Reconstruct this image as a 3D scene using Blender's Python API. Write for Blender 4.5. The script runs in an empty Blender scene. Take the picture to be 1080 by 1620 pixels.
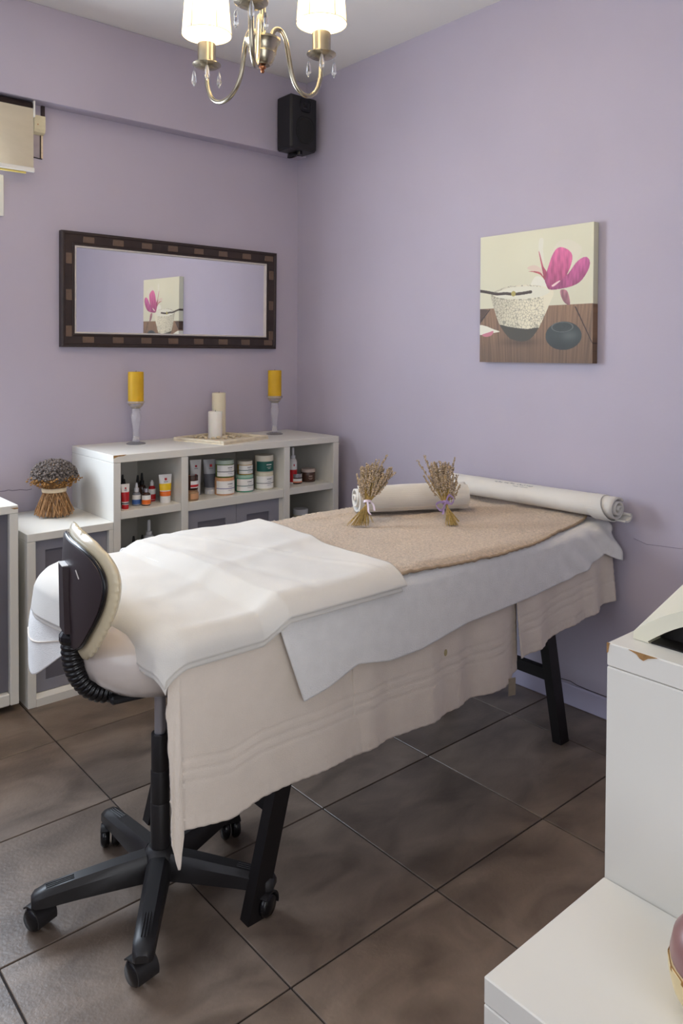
import bpy, math, random
import numpy as np
from mathutils import Matrix, Vector

# ------------------------------------------------------------------ camera, world, light, exposure
scene = bpy.context.scene
COL = scene.collection
random.seed(7)
RNG = np.random.default_rng(7)

CAM = np.array([-2.5373, -3.3540, 1.3339])
_r = np.array([0.753846, -0.657035, 0.004603])
_u = np.array([0.011254, 0.019917, 0.999738])
_f = np.array([0.656955, 0.753597, -0.022409])
FPX, CX, CY = 1208.74, 553.82, 587.48          # focal length and principal point in a 1080x1620 frame
cam_data = bpy.data.cameras.new('camera')
cam_data.sensor_fit = 'HORIZONTAL'
cam_data.sensor_width = 36.0
cam_data.lens = FPX / 1080 * 36.0
cam_data.shift_x = (540 - CX) / 1080
cam_data.shift_y = -(810 - CY) / 1080
cam_data.clip_start = 0.02
cam = bpy.data.objects.new('camera', cam_data)
COL.objects.link(cam)
M = Matrix(((_r[0], _u[0], -_f[0], CAM[0]), (_r[1], _u[1], -_f[1], CAM[1]), (_r[2], _u[2], -_f[2], CAM[2]), (0, 0, 0, 1)))
cam.matrix_world = M
scene.camera = cam

scene.view_settings.view_transform = 'Standard'
scene.view_settings.look = 'None'
scene.view_settings.gamma = 1.0
scene.view_settings.use_curve_mapping = False
scene.view_settings.exposure = 0.0

world = bpy.data.worlds.new('daylight')
scene.world = world
world.use_nodes = True
wn = world.node_tree.nodes
wn['Background'].inputs['Color'].default_value = (0.80, 0.90, 1.0, 1)
wn['Background'].inputs['Strength'].default_value = 1.6

ROOM_X0, ROOM_Y0, ROOM_H = -3.75, -4.7, 2.785


def area_light(name, loc, rot, sx, sy, power, color):
    l = bpy.data.lights.new(name, 'AREA')
    l.shape = 'RECTANGLE'
    l.size, l.size_y = sx, sy
    l.energy = power
    l.color = color
    o = bpy.data.objects.new(name, l)
    o.location = loc
    o.rotation_euler = rot
    COL.objects.link(o)
    return o


# daylight coming in through the two windows (left wall, back wall) and the glazed door behind the camera
area_light('daylight_window_left', (ROOM_X0 + 0.03, -2.0, 1.55), (0, math.radians(-90), 0), 1.3, 1.9, 7, (0.86, 0.92, 1.0))
area_light('daylight_window_back', (-2.16, 0.09, 1.56), (math.radians(-90), 0, 0), 1.05, 1.0, 56, (0.75, 0.86, 1.0))
area_light('daylight_door_front', (-2.6, ROOM_Y0 + 0.03, 1.35), (math.radians(90), 0, 0), 1.5, 2.0, 28, (0.97, 0.98, 1.0))
BULB_W = 13.0
BULB_COL = (1.0, 0.80, 0.53)


# ------------------------------------------------------------------ materials
def lin(c):
    return tuple(((x / 255) / 12.92 if x / 255 <= 0.04045 else ((x / 255 + 0.055) / 1.055) ** 2.4) for x in c)


MATS = {}


def mat(name, rgb, rough=0.6, metal=0.0, noise=0.0, nscale=6.0, bump=0.0, bscale=60.0, bdist=0.002, coat=0.0, spec=0.5,
        trans=0.0, ior=1.45, sheen=0.0, stretch=None, emit=None, emit_s=0.0, sss=0.0, alpha=None):
    """A procedural material: base colour varied by noise, bump from a second noise."""
    if name in MATS:
        return MATS[name]
    m = bpy.data.materials.new(name)
    m.use_nodes = True
    nt = m.node_tree
    b = nt.nodes['Principled BSDF']
    c = lin(rgb)
    b.inputs['Base Color'].default_value = (*c, 1)
    b.inputs['Roughness'].default_value = rough
    b.inputs['Metallic'].default_value = metal
    b.inputs['Specular IOR Level'].default_value = spec
    b.inputs['IOR'].default_value = ior
    b.inputs['Transmission Weight'].default_value = trans
    b.inputs['Coat Weight'].default_value = coat
    b.inputs['Sheen Weight'].default_value = sheen
    if sss:
        b.inputs['Subsurface Weight'].default_value = sss
        b.inputs['Subsurface Radius'].default_value = (0.02, 0.012, 0.006)
        b.inputs['Subsurface Scale'].default_value = 0.5
    if emit:
        b.inputs['Emission Color'].default_value = (*lin(emit), 1)
        b.inputs['Emission Strength'].default_value = emit_s
    tc = nt.nodes.new('ShaderNodeTexCoord')
    src = tc.outputs['Object']
    if stretch:
        mp = nt.nodes.new('ShaderNodeMapping')
        mp.inputs['Scale'].default_value = stretch
        nt.links.new(src, mp.inputs['Vector'])
        src = mp.outputs['Vector']
    if noise:
        n = nt.nodes.new('ShaderNodeTexNoise')
        n.inputs['Scale'].default_value = nscale
        n.inputs['Detail'].default_value = 6
        nt.links.new(src, n.inputs['Vector'])
        r = nt.nodes.new('ShaderNodeValToRGB')
        r.color_ramp.elements[0].position = 0.3
        r.color_ramp.elements[1].position = 0.7
        r.color_ramp.elements[0].color = (*[x * (1 - noise) for x in c], 1)
        r.color_ramp.elements[1].color = (*[min(1, x * (1 + noise)) for x in c], 1)
        nt.links.new(n.outputs['Fac'], r.inputs['Fac'])
        nt.links.new(r.outputs['Color'], b.inputs['Base Color'])
    if bump:
        n2 = nt.nodes.new('ShaderNodeTexNoise')
        n2.inputs['Scale'].default_value = bscale
        n2.inputs['Detail'].default_value = 3
        nt.links.new(src, n2.inputs['Vector'])
        bp = nt.nodes.new('ShaderNodeBump')
        bp.inputs['Strength'].default_value = bump
        bp.inputs['Distance'].default_value = bdist
        nt.links.new(n2.outputs['Fac'], bp.inputs['Height'])
        nt.links.new(bp.outputs['Normal'], b.inputs['Normal'])
    MATS[name] = m
    return m


M_wall = mat('lilac_wall_paint', (182, 174, 187), rough=0.55, noise=0.025, nscale=3, bump=0.12, bscale=90, bdist=0.002, spec=0.35)
M_ceil = mat('ceiling_paint', (232, 228, 222), rough=0.7, noise=0.02, nscale=2)
M_base = mat('lilac_skirting', (186, 181, 202), rough=0.5, noise=0.02)
M_grout = mat('grout', (45, 38, 36), rough=0.9, noise=0.1, nscale=20)
M_white = mat('white_melamine', (220, 217, 208), rough=0.38, noise=0.012, nscale=4, spec=0.45)
M_whitein = mat('white_melamine_inside', (218, 212, 202), rough=0.5, noise=0.015, nscale=4)
M_chip = mat('bare_chipboard', (156, 118, 74), rough=0.9, noise=0.3, nscale=120, bump=0.5, bscale=200)
M_frost = mat('frosted_grey_door', (142, 141, 149), rough=0.35, noise=0.03, nscale=3)
M_frostin = mat('smoky_glass', (106, 104, 112), rough=0.22, noise=0.08, nscale=5, coat=0.3)
M_terry = mat('white_terry', (240, 238, 234), rough=0.95, noise=0.035, nscale=25, bump=0.9, bscale=420, bdist=0.003, spec=0.15, sheen=0.25)
M_terryc = mat('cream_terry', (224, 212, 198), rough=0.95, noise=0.03, nscale=18, bump=0.6, bscale=480, bdist=0.002, spec=0.15, sheen=0.25)
M_linen = mat('white_smooth_towel', (216, 212, 204), rough=0.92, noise=0.02, nscale=14, bump=0.4, bscale=520, bdist=0.0015, spec=0.15, sheen=0.2)
M_taupe = mat('taupe_terry', (204, 184, 162), rough=0.97, noise=0.20, nscale=130, bump=1.0, bscale=330, bdist=0.005, spec=0.1, sheen=0.3)
M_taupe_hem = mat('taupe_hem', (168, 146, 120), rough=0.9, noise=0.1, nscale=80, bump=0.5, bscale=300)
M_black = mat('black_plastic', (32, 30, 31), rough=0.42, noise=0.05, nscale=10, bump=0.1, bscale=300, bdist=0.0005)
M_blackg = mat('glossy_black_rubber', (16, 15, 17), rough=0.22, noise=0.05, nscale=10)
M_shell = mat('dark_brown_shell', (44, 32, 33), rough=0.42, noise=0.05, nscale=20, bump=0.12, bscale=350, bdist=0.0005)
M_leather = mat('cream_vinyl', (206, 192, 160), rough=0.28, noise=0.03, nscale=10, coat=0.4, bump=0.12, bscale=160, bdist=0.001)
M_seat = mat('pale_vinyl', (196, 186, 178), rough=0.2, noise=0.02, nscale=10, coat=0.6, bump=0.08, bscale=140, bdist=0.001)
M_steel = mat('brushed_steel', (170, 170, 176), rough=0.35, metal=0.6, noise=0.05, nscale=30)
M_brass = mat('brushed_nickel_brass', (178, 169, 148), rough=0.27, metal=1.0, noise=0.06, nscale=40)
M_copper = mat('copper', (170, 112, 78), rough=0.3, metal=1.0, noise=0.06, nscale=40)
M_crystal = mat('crystal', (250, 250, 250), rough=0.02, trans=0.92, ior=1.5, noise=0.01)
M_blackwood = mat('black_wood', (18, 15, 16), rough=0.45, noise=0.15, nscale=30, stretch=(1, 1, 0.1))
M_frame = mat('dark_mirror_frame', (50, 38, 34), rough=0.4, noise=0.15, nscale=30)
M_inlay = mat('brown_inlay', (104, 84, 70), rough=0.42, noise=0.18, nscale=40)
M_liner = mat('silver_liner', (206, 198, 192), rough=0.45, noise=0.05, nscale=40)
M_mirror = mat('mirror_silver', (240, 240, 242), rough=0.015, metal=1.0, noise=0.002)
M_dark = mat('dark_void', (20, 17, 17), rough=0.5, noise=0.1)
M_ycandle = mat('ochre_wax', (208, 164, 22), rough=0.5, noise=0.08, nscale=14, sss=0.25)
M_wcandle = mat('white_wax', (240, 236, 226), rough=0.5, noise=0.03, nscale=14, sss=0.25)
M_ccandle = mat('ivory_wax', (226, 214, 186), rough=0.5, noise=0.03, nscale=14, sss=0.25)
M_glass = mat('clear_glass', (236, 236, 240), rough=0.08, trans=0.8, ior=1.45, noise=0.01)
M_pressed = mat('pressed_glass', (244, 242, 244), rough=0.14, trans=0.8, ior=1.4, noise=0.01, bump=0.4, bscale=120, bdist=0.001)
M_crack = mat('crack_line', (112, 100, 118), rough=0.9, noise=0.1)
M_tray = mat('whitewashed_tray', (222, 208, 182), rough=0.6, noise=0.1, nscale=30)
M_pebble = mat('pale_pebble', (206, 188, 158), rough=0.6, noise=0.25, nscale=30)
M_stalk = mat('dry_stalk', (168, 128, 88), rough=0.85, noise=0.4, nscale=120)
M_stem = mat('straw_stem', (172, 146, 88), rough=0.85, noise=0.4, nscale=160)
M_lav = mat('faded_lavender', (176, 158, 136), rough=0.95, noise=0.55, nscale=160)
M_lavp = mat('purple_lavender', (112, 86, 82), rough=0.95, noise=0.3, nscale=70)
M_dome = mat('dusky_lavender_heads', (108, 98, 92), rough=0.95, noise=0.35, nscale=70)
M_orange = mat('dried_orange_flower', (150, 108, 58), rough=0.95, noise=0.3, nscale=60)
M_raffia = mat('raffia', (226, 204, 172), rough=0.8, noise=0.1, nscale=60)
M_ribbon = mat('lilac_ribbon', (178, 152, 198), rough=0.45, noise=0.05, nscale=50)
M_ribbonp = mat('pale_lilac_ribbon', (214, 200, 214), rough=0.45, noise=0.05, nscale=50)
M_thread = mat('grey_thread', (112, 122, 134), rough=0.9, noise=0.1)
M_cream = mat('cream_plastic', (222, 218, 196), rough=0.42, noise=0.02, nscale=6)
M_oldplastic = mat('yellowed_plastic', (214, 204, 170), rough=0.5, noise=0.06, nscale=40)
M_blind = mat('blind_cloth', (204, 192, 170), rough=0.9, noise=0.03, nscale=10, bump=0.2, bscale=400)
M_yellow = mat('yellow_strip', (206, 186, 104), rough=0.6, noise=0.05)
M_mauve = mat('mauve_glaze', (140, 102, 98), rough=0.3, noise=0.06, nscale=14)
M_potcream = mat('cream_glaze', (222, 200, 150), rough=0.35, noise=0.08, nscale=20)
M_tag = mat('grey_label_cloth', (150, 138, 120), rough=0.9, noise=0.08, nscale=80)
M_stain = mat('stain', (176, 160, 116), rough=0.95, noise=0.1, nscale=80)
M_red = mat('red_print', (190, 28, 34), rough=0.4, noise=0.02)
M_orangep = mat('orange_print', (226, 110, 36), rough=0.4, noise=0.02)
M_yellowp = mat('yellow_print', (238, 196, 30), rough=0.4, noise=0.02)
M_bluep = mat('blue_print', (64, 100, 162), rough=0.4, noise=0.02)
M_greenp = mat('bottle_green_print', (24, 92, 82), rough=0.4, noise=0.02)
M_purp = mat('violet_print', (98, 82, 150), rough=0.4, noise=0.02)
M_inkg = mat('grey_ink', (96, 96, 102), rough=0.5, noise=0.02)
M_label = mat('white_label', (238, 236, 232), rough=0.45, noise=0.01)
M_tubegrey = mat('silver_grey_tube', (176, 174, 176), rough=0.32, noise=0.03)
M_tubewhite = mat('white_tube', (232, 228, 224), rough=0.35, noise=0.01)
M_frostcap = mat('frosted_cap', (222, 222, 224), rough=0.3, noise=0.02)
M_greyglass = mat('grey_glass', (130, 132, 140), rough=0.15, noise=0.04, coat=0.3)
M_amberglass = mat('dark_amber_glass', (62, 34, 22), rough=0.12, noise=0.06, coat=0.4)
M_tan = mat('tan_cream', (158, 124, 90), rough=0.3, noise=0.05)
M_peach = mat('peach_cream', (212, 160, 118), rough=0.3, noise=0.04)
M_olive = mat('olive_gel', (96, 116, 48), rough=0.25, noise=0.05)
M_gold = mat('golden_oil', (192, 150, 62), rough=0.2, noise=0.05)
M_mint = mat('mint_cream', (150, 186, 166), rough=0.3, noise=0.04)
M_jade = mat('jade_gel', (76, 150, 124), rough=0.25, noise=0.04)
M_pearl = mat('pearl_cream', (214, 208, 184), rough=0.3, noise=0.03)
M_greenlid = mat('sage_lid', (168, 182, 166), rough=0.35, noise=0.03)
M_ivorylid = mat('ivory_lid', (226, 216, 196), rough=0.4, noise=0.02)
M_pinklid = mat('beige_lid', (196, 176, 164), rough=0.4, noise=0.02)
M_darkjar = mat('brown_jar', (76, 52, 42), rough=0.25, noise=0.04)
M_silver = mat('silver_cap', (190, 190, 196), rough=0.22, metal=0.9, noise=0.03)
M_grille = mat('speaker_grille', (32, 30, 29), rough=0.8, noise=0.2, nscale=200, bump=0.6, bscale=500)
M_wire = mat('dark_wire', (60, 48, 46), rough=0.7, noise=0.1)
M_plaster = mat('bare_plaster', (168, 156, 160), rough=0.85, noise=0.08, nscale=30)
M_winframe = mat('window_frame_white', (230, 226, 216), rough=0.4, noise=0.01)
M_mech = mat('gunmetal', (40, 40, 42), rough=0.4, metal=0.5, noise=0.05)


def tile_material():
    m = bpy.data.materials.new('slate_floor_tile')
    m.use_nodes = True
    nt = m.node_tree
    b = nt.nodes['Principled BSDF']
    tc = nt.nodes.new('ShaderNodeTexCoord')
    oi = nt.nodes.new('ShaderNodeObjectInfo')
    mul = nt.nodes.new('ShaderNodeVectorMath'); mul.operation = 'SCALE'
    comb = nt.nodes.new('ShaderNodeCombineXYZ')
    for k in 'XYZ':
        nt.links.new(oi.outputs['Random'], comb.inputs[k])
    nt.links.new(comb.outputs[0], mul.inputs[0]); mul.inputs['Scale'].default_value = 37.0
    add = nt.nodes.new('ShaderNodeVectorMath'); add.operation = 'ADD'
    nt.links.new(tc.outputs['Object'], add.inputs[0]); nt.links.new(mul.outputs[0], add.inputs[1])
    mp = nt.nodes.new('ShaderNodeMapping'); mp.inputs['Scale'].default_value = (1.0, 1.7, 1.0)
    mp.inputs['Rotation'].default_value = (0, 0, 0.5)
    nt.links.new(add.outputs[0], mp.inputs['Vector'])
    n = nt.nodes.new('ShaderNodeTexNoise'); n.inputs['Scale'].default_value = 5; n.inputs['Detail'].default_value = 8
    n.inputs['Distortion'].default_value = 0.6
    nt.links.new(mp.outputs[0], n.inputs['Vector'])
    r = nt.nodes.new('ShaderNodeValToRGB')
    r.color_ramp.elements[0].position = 0.3; r.color_ramp.elements[0].color = (*lin((90, 77, 67)), 1)
    r.color_ramp.elements[1].position = 0.72; r.color_ramp.elements[1].color = (*lin((134, 118, 104)), 1)
    nt.links.new(n.outputs['Fac'], r.inputs['Fac'])
    hs = nt.nodes.new('ShaderNodeHueSaturation')
    mr = nt.nodes.new('ShaderNodeMapRange'); mr.inputs['To Min'].default_value = 0.86; mr.inputs['To Max'].default_value = 1.1
    nt.links.new(oi.outputs['Random'], mr.inputs['Value']); nt.links.new(mr.outputs[0], hs.inputs['Value'])
    nt.links.new(r.outputs['Color'], hs.inputs['Color'])
    nt.links.new(hs.outputs['Color'], b.inputs['Base Color'])
    b.inputs['Roughness'].default_value = 0.38
    b.inputs['Specular IOR Level'].default_value = 0.5
    n2 = nt.nodes.new('ShaderNodeTexNoise'); n2.inputs['Scale'].default_value = 110; n2.inputs['Detail'].default_value = 4
    nt.links.new(add.outputs[0], n2.inputs['Vector'])
    bp = nt.nodes.new('ShaderNodeBump'); bp.inputs['Strength'].default_value = 0.35; bp.inputs['Distance'].default_value = 0.002
    nt.links.new(n2.outputs['Fac'], bp.inputs['Height']); nt.links.new(bp.outputs['Normal'], b.inputs['Normal'])
    return m


def shade_material():
    m = bpy.data.materials.new('lit_shade_fabric')
    m.use_nodes = True
    nt = m.node_tree
    out = nt.nodes['Material Output']
    nt.nodes.remove(nt.nodes['Principled BSDF'])
    d = nt.nodes.new('ShaderNodeBsdfDiffuse'); d.inputs['Color'].default_value = (0.85, 0.80, 0.68, 1)
    t = nt.nodes.new('ShaderNodeBsdfTranslucent'); t.inputs['Color'].default_value = (0.95, 0.88, 0.72, 1)
    mx = nt.nodes.new('ShaderNodeMixShader'); mx.inputs[0].default_value = 0.10
    w = nt.nodes.new('ShaderNodeTexWave'); w.inputs['Scale'].default_value = 200
    nt.links.new(d.outputs[0], mx.inputs[1]); nt.links.new(t.outputs[0], mx.inputs[2])
    nt.links.new(mx.outputs[0], out.inputs['Surface'])
    return m


def blind_material():
    m = bpy.data.materials.new('roller_blind_cloth')
    m.use_nodes = True
    nt = m.node_tree
    out = nt.nodes['Material Output']
    nt.nodes.remove(nt.nodes['Principled BSDF'])
    n = nt.nodes.new('ShaderNodeTexNoise'); n.inputs['Scale'].default_value = 8
    r = nt.nodes.new('ShaderNodeValToRGB')
    r.color_ramp.elements[0].color = (*lin((202, 190, 166)), 1); r.color_ramp.elements[1].color = (*lin((214, 202, 178)), 1)
    nt.links.new(n.outputs['Fac'], r.inputs['Fac'])
    d = nt.nodes.new('ShaderNodeBsdfDiffuse'); t = nt.nodes.new('ShaderNodeBsdfTranslucent')
    nt.links.new(r.outputs[0], d.inputs[0]); nt.links.new(r.outputs[0], t.inputs[0])
    mx = nt.nodes.new('ShaderNodeMixShader'); mx.inputs[0].default_value = 0.2
    nt.links.new(d.outputs[0], mx.inputs[1]); nt.links.new(t.outputs[0], mx.inputs[2])
    nt.links.new(mx.outputs[0], out.inputs['Surface'])
    return m


def vcol_material(name, rough=0.55):
    m = bpy.data.materials.new(name)
    m.use_nodes = True
    nt = m.node_tree
    b = nt.nodes['Principled BSDF']
    a = nt.nodes.new('ShaderNodeVertexColor'); a.layer_name = 'print'
    nt.links.new(a.outputs['Color'], b.inputs['Base Color'])
    b.inputs['Roughness'].default_value = rough
    return m


M_tile = tile_material()
M_shade = shade_material()
M_blindc = blind_material()
M_print = vcol_material('canvas_print')

# ------------------------------------------------------------------ builders
LOC = {}
DOORWAY = np.array([-2.5, -3.4, 1.3])      # labels and bows are turned towards the free side of the room


def new_obj(name, V, F, material, parent=None, smooth=False, kind=None, label=None, origin=None, edges=None):
    """One mesh object from world-space vertices; its origin goes to the middle of its base."""
    V = np.asarray(V, dtype=float)
    if origin is None:
        lo, hi = V.min(0), V.max(0)
        origin = np.array([(lo[0] + hi[0]) / 2, (lo[1] + hi[1]) / 2, lo[2]])
    origin = np.asarray(origin, dtype=float)
    me = bpy.data.meshes.new(name)
    me.from_pydata((V - origin).tolist(), edges or [], F)
    me.materials.append(material)
    me.validate()
    if smooth:
        me.polygons.foreach_set('use_smooth', [True] * len(me.polygons))
    me.update()
    o = bpy.data.objects.new(name, me)
    COL.objects.link(o)
    LOC[o.name] = origin
    if parent is not None:
        o.parent = parent
        o.location = origin - LOC[parent.name]
    else:
        o.location = origin
    if kind:
        o['kind'] = kind
    if label:
        o['label'] = label
    return o


def thing(name, label, cat, loc, group=None):
    o = bpy.data.objects.new(name, None)
    o.empty_display_size = 0.05
    COL.objects.link(o)
    o.location = loc
    LOC[o.name] = np.array(loc, dtype=float)
    o['label'] = label
    o['category'] = cat
    if group:
        o['group'] = group
    return o


def tag(o, label, cat, group=None):
    o['label'] = label
    o['category'] = cat
    if group:
        o['group'] = group
    return o


class MB:
    """Collects vertices and faces of several simple solids into one mesh."""

    def __init__(self):
        self.V, self.F = [], []

    def add(self, V, F):
        k = len(self.V)
        self.V.extend([tuple(v) for v in V])
        self.F.extend([tuple(i + k for i in f) for f in F])
        return self

    def build(self, name, material, parent=None, **kw):
        return new_obj(name, self.V, self.F, material, parent, **kw)


def box_geo(lo, hi, bev=0.0):
    x0, y0, z0 = lo
    x1, y1, z1 = hi
    if bev <= 0:
        V = [(x0, y0, z0), (x1, y0, z0), (x1, y1, z0), (x0, y1, z0), (x0, y0, z1), (x1, y0, z1), (x1, y1, z1), (x0, y1, z1)]
        F = [(3, 2, 1, 0), (4, 5, 6, 7), (0, 1, 5, 4), (1, 2, 6, 5), (2, 3, 7, 6), (3, 0, 4, 7)]
        return V, F
    b = min(bev, (x1 - x0) / 2.01, (y1 - y0) / 2.01, (z1 - z0) / 2.01)
    V, F = [], []
    X, Y, Z = (x0, x1), (y0, y1), (z0, z1)
    idx = {}
    for i in (0, 1):
        for j in (0, 1):
            for k in (0, 1):
                sx, sy, sz = (1 if i == 0 else -1), (1 if j == 0 else -1), (1 if k == 0 else -1)
                c = (X[i], Y[j], Z[k])
                for ax in range(3):
                    p = list(c)
                    for a2, s in zip(range(3), (sx, sy, sz)):
                        if a2 != ax:
                            p[a2] += s * b
                    idx[(i, j, k, ax)] = len(V)
                    V.append(tuple(p))
    for ax in range(3):
        o1, o2 = [a for a in range(3) if a != ax]
        for s in (0, 1):
            q = []
            for (a, c) in ((0, 0), (1, 0), (1, 1), (0, 1)):
                key = [0, 0, 0]; key[ax] = s; key[o1] = a; key[o2] = c
                q.append(idx[(*key, ax)])
            F.append(tuple(q))
    for ax in range(3):
        o1, o2 = [a for a in range(3) if a != ax]
        for a in (0, 1):
            for c in (0, 1):
                k0 = [0, 0, 0]; k1 = [0, 0, 0]
                k0[ax] = 0; k1[ax] = 1
                for kk in (k0, k1):
                    kk[o1] = a; kk[o2] = c
                F.append((idx[(*k0, o1)], idx[(*k1, o1)], idx[(*k1, o2)], idx[(*k0, o2)]))
    for i in (0, 1):
        for j in (0, 1):
            for k in (0, 1):
                F.append((idx[(i, j, k, 0)], idx[(i, j, k, 1)], idx[(i, j, k, 2)]))
    # consistent outward winding
    c = np.array([(x0 + x1) / 2, (y0 + y1) / 2, (z0 + z1) / 2])
    out = []
    A = np.array(V)
    for f in F:
        p = A[list(f)]
        n = np.cross(p[1] - p[0], p[2] - p[0])
        out.append(f if np.dot(n, p.mean(0) - c) > 0 else tuple(reversed(f)))
    return V, out


def box(name, lo, hi, material, parent=None, bev=0.0, **kw):
    V, F = box_geo(lo, hi, bev)
    return new_obj(name, V, F, material, parent, **kw)


def lathe_geo(profile, center, seg=28, squash=(1, 1), a0=0.0):
    """profile: (radius, z) from bottom to top; capped where the radius is 0."""
    V, F, rings = [], [], []
    cx, cy, cz = center
    for r, z in profile:
        if r < 1e-6:
            rings.append([len(V)])
            V.append((cx, cy, cz + z))
        else:
            ring = []
            for k in range(seg):
                a = a0 + 2 * math.pi * k / seg
                ring.append(len(V))
                V.append((cx + r * squash[0] * math.cos(a), cy + r * squash[1] * math.sin(a), cz + z))
            rings.append(ring)
    for A, B in zip(rings, rings[1:]):
        for k in range(seg):
            k2 = (k + 1) % seg
            if len(A) == 1 and len(B) == 1:
                continue
            if len(A) == 1:
                F.append((A[0], B[k2], B[k]))
            elif len(B) == 1:
                F.append((A[k], A[k2], B[0]))
            else:
                F.append((A[k], A[k2], B[k2], B[k]))
    return V, F


def lathe(name, profile, center, material, parent=None, seg=28, smooth=True, squash=(1, 1), **kw):
    V, F = lathe_geo(profile, center, seg, squash)
    o = new_obj(name, V, F, material, parent, smooth=smooth, **kw)
    if smooth:
        sharp(o)
    return o


def sharp(o, deg=35):
    """Smooth shading that keeps edges steeper than deg."""
    me = o.data
    me.polygons.foreach_set('use_smooth', [True] * len(me.polygons))
    try:
        me.set_sharp_from_angle(angle=math.radians(deg))
    except Exception:
        pass
    return o


def frames(P):
    P = np.asarray(P, float)
    T = np.gradient(P, axis=0)
    T /= np.linalg.norm(T, axis=1)[:, None] + 1e-12
    up = np.array([0, 0, 1.0]) if abs(T[0][2]) < 0.9 else np.array([1.0, 0, 0])
    N = np.cross(T[0], up); N /= np.linalg.norm(N)
    Ns = [N]
    for k in range(1, len(P)):
        n = Ns[-1] - T[k] * np.dot(Ns[-1], T[k])
        n /= np.linalg.norm(n) + 1e-12
        Ns.append(n)
    Ns = np.array(Ns)
    return T, Ns, np.cross(T, Ns)


def tube_geo(P, r, seg=8, flat=1.0, caps=True):
    P = np.asarray(P, float)
    T, N, B = frames(P)
    r = np.broadcast_to(np.asarray(r, float), (len(P),))
    V, F = [], []
    for k in range(len(P)):
        for s in range(seg):
            a = 2 * math.pi * s / seg
            V.append(tuple(P[k] + r[k] * (math.cos(a) * N[k] + flat * math.sin(a) * B[k])))
    for k in range(len(P) - 1):
        for s in range(seg):
            s2 = (s + 1) % seg
            F.append((k * seg + s, k * seg + s2, (k + 1) * seg + s2, (k + 1) * seg + s))
    if caps:
        F.append(tuple(reversed(range(seg))))
        F.append(tuple((len(P) - 1) * seg + s for s in range(seg)))
    return V, F


def tube(name, P, r, material, parent=None, seg=8, flat=1.0, **kw):
    V, F = tube_geo(P, r, seg, flat)
    return new_obj(name, V, F, material, parent, smooth=True, **kw)


def spline(pts, n=8):
    """Catmull-Rom through the points."""
    P = np.asarray(pts, float)
    Q = np.vstack([2 * P[0] - P[1], P, 2 * P[-1] - P[-2]])
    out = []
    for i in range(1, len(Q) - 2):
        for t in np.linspace(0, 1, n, endpoint=False):
            a, b, c, d = Q[i - 1], Q[i], Q[i + 1], Q[i + 2]
            out.append(0.5 * ((2 * b) + (-a + c) * t + (2 * a - 5 * b + 4 * c - d) * t * t + (-a + 3 * b - 3 * c + d) * t ** 3))
    out.append(P[-1])
    return np.array(out)


def ribbon_geo(P, widthvec, thick=0.0006):
    """A flat band along P, widthvec = half-width vector (per point or one)."""
    P = np.asarray(P, float)
    W = np.broadcast_to(np.asarray(widthvec, float), P.shape)
    T = np.gradient(P, axis=0)
    Nn = np.cross(T, W)
    Nn /= np.linalg.norm(Nn, axis=1)[:, None] + 1e-12
    V = []
    for k in range(len(P)):
        for s, t in ((1, 1), (-1, 1), (-1, -1), (1, -1)):
            V.append(tuple(P[k] + s * W[k] + t * thick * Nn[k]))
    F = []
    for k in range(len(P) - 1):
        for s in range(4):
            s2 = (s + 1) % 4
            F.append((k * 4 + s, k * 4 + s2, (k + 1) * 4 + s2, (k + 1) * 4 + s))
    F.append((3, 2, 1, 0)); e = (len(P) - 1) * 4
    F.append((e, e + 1, e + 2, e + 3))
    return V, F


def grid_faces(nu, nv, wrap_u=False):
    F = []
    for i in range(nu - (0 if wrap_u else 1)):
        for j in range(nv - 1):
            i2 = (i + 1) % nu
            F.append((i * nv + j, i2 * nv + j, i2 * nv + j + 1, i * nv + j + 1))
    return F


def rotz(V, c, a):
    V = np.asarray(V, float).copy()
    ca, sa = math.cos(a), math.sin(a)
    x, y = V[:, 0] - c[0], V[:, 1] - c[1]
    V[:, 0] = c[0] + ca * x - sa * y
    V[:, 1] = c[1] + sa * x + ca * y
    return V


def prism(name, poly, axis, a0, a1, material, parent=None, **kw):
    """Extrude a 2-D outline along an axis (0 x, 1 y, 2 z)."""
    n = len(poly)
    V = []
    for a in (a0, a1):
        for p in poly:
            v = [0, 0, 0]
            o = [k for k in range(3) if k != axis]
            v[o[0]], v[o[1]] = p
            v[axis] = a
            V.append(tuple(v))
    F = [tuple(range(n)), tuple(reversed(range(n, 2 * n)))] + [(k, n + k, n + (k + 1) % n, (k + 1) % n) for k in range(n)]
    o = new_obj(name, V, F, material, parent, **kw)
    fix_normals(o)
    return o


def fix_normals(o):
    import bmesh
    bm = bmesh.new(); bm.from_mesh(o.data)
    bmesh.ops.recalc_face_normals(bm, faces=bm.faces)
    bm.to_mesh(o.data); bm.free()
    return o


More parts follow.
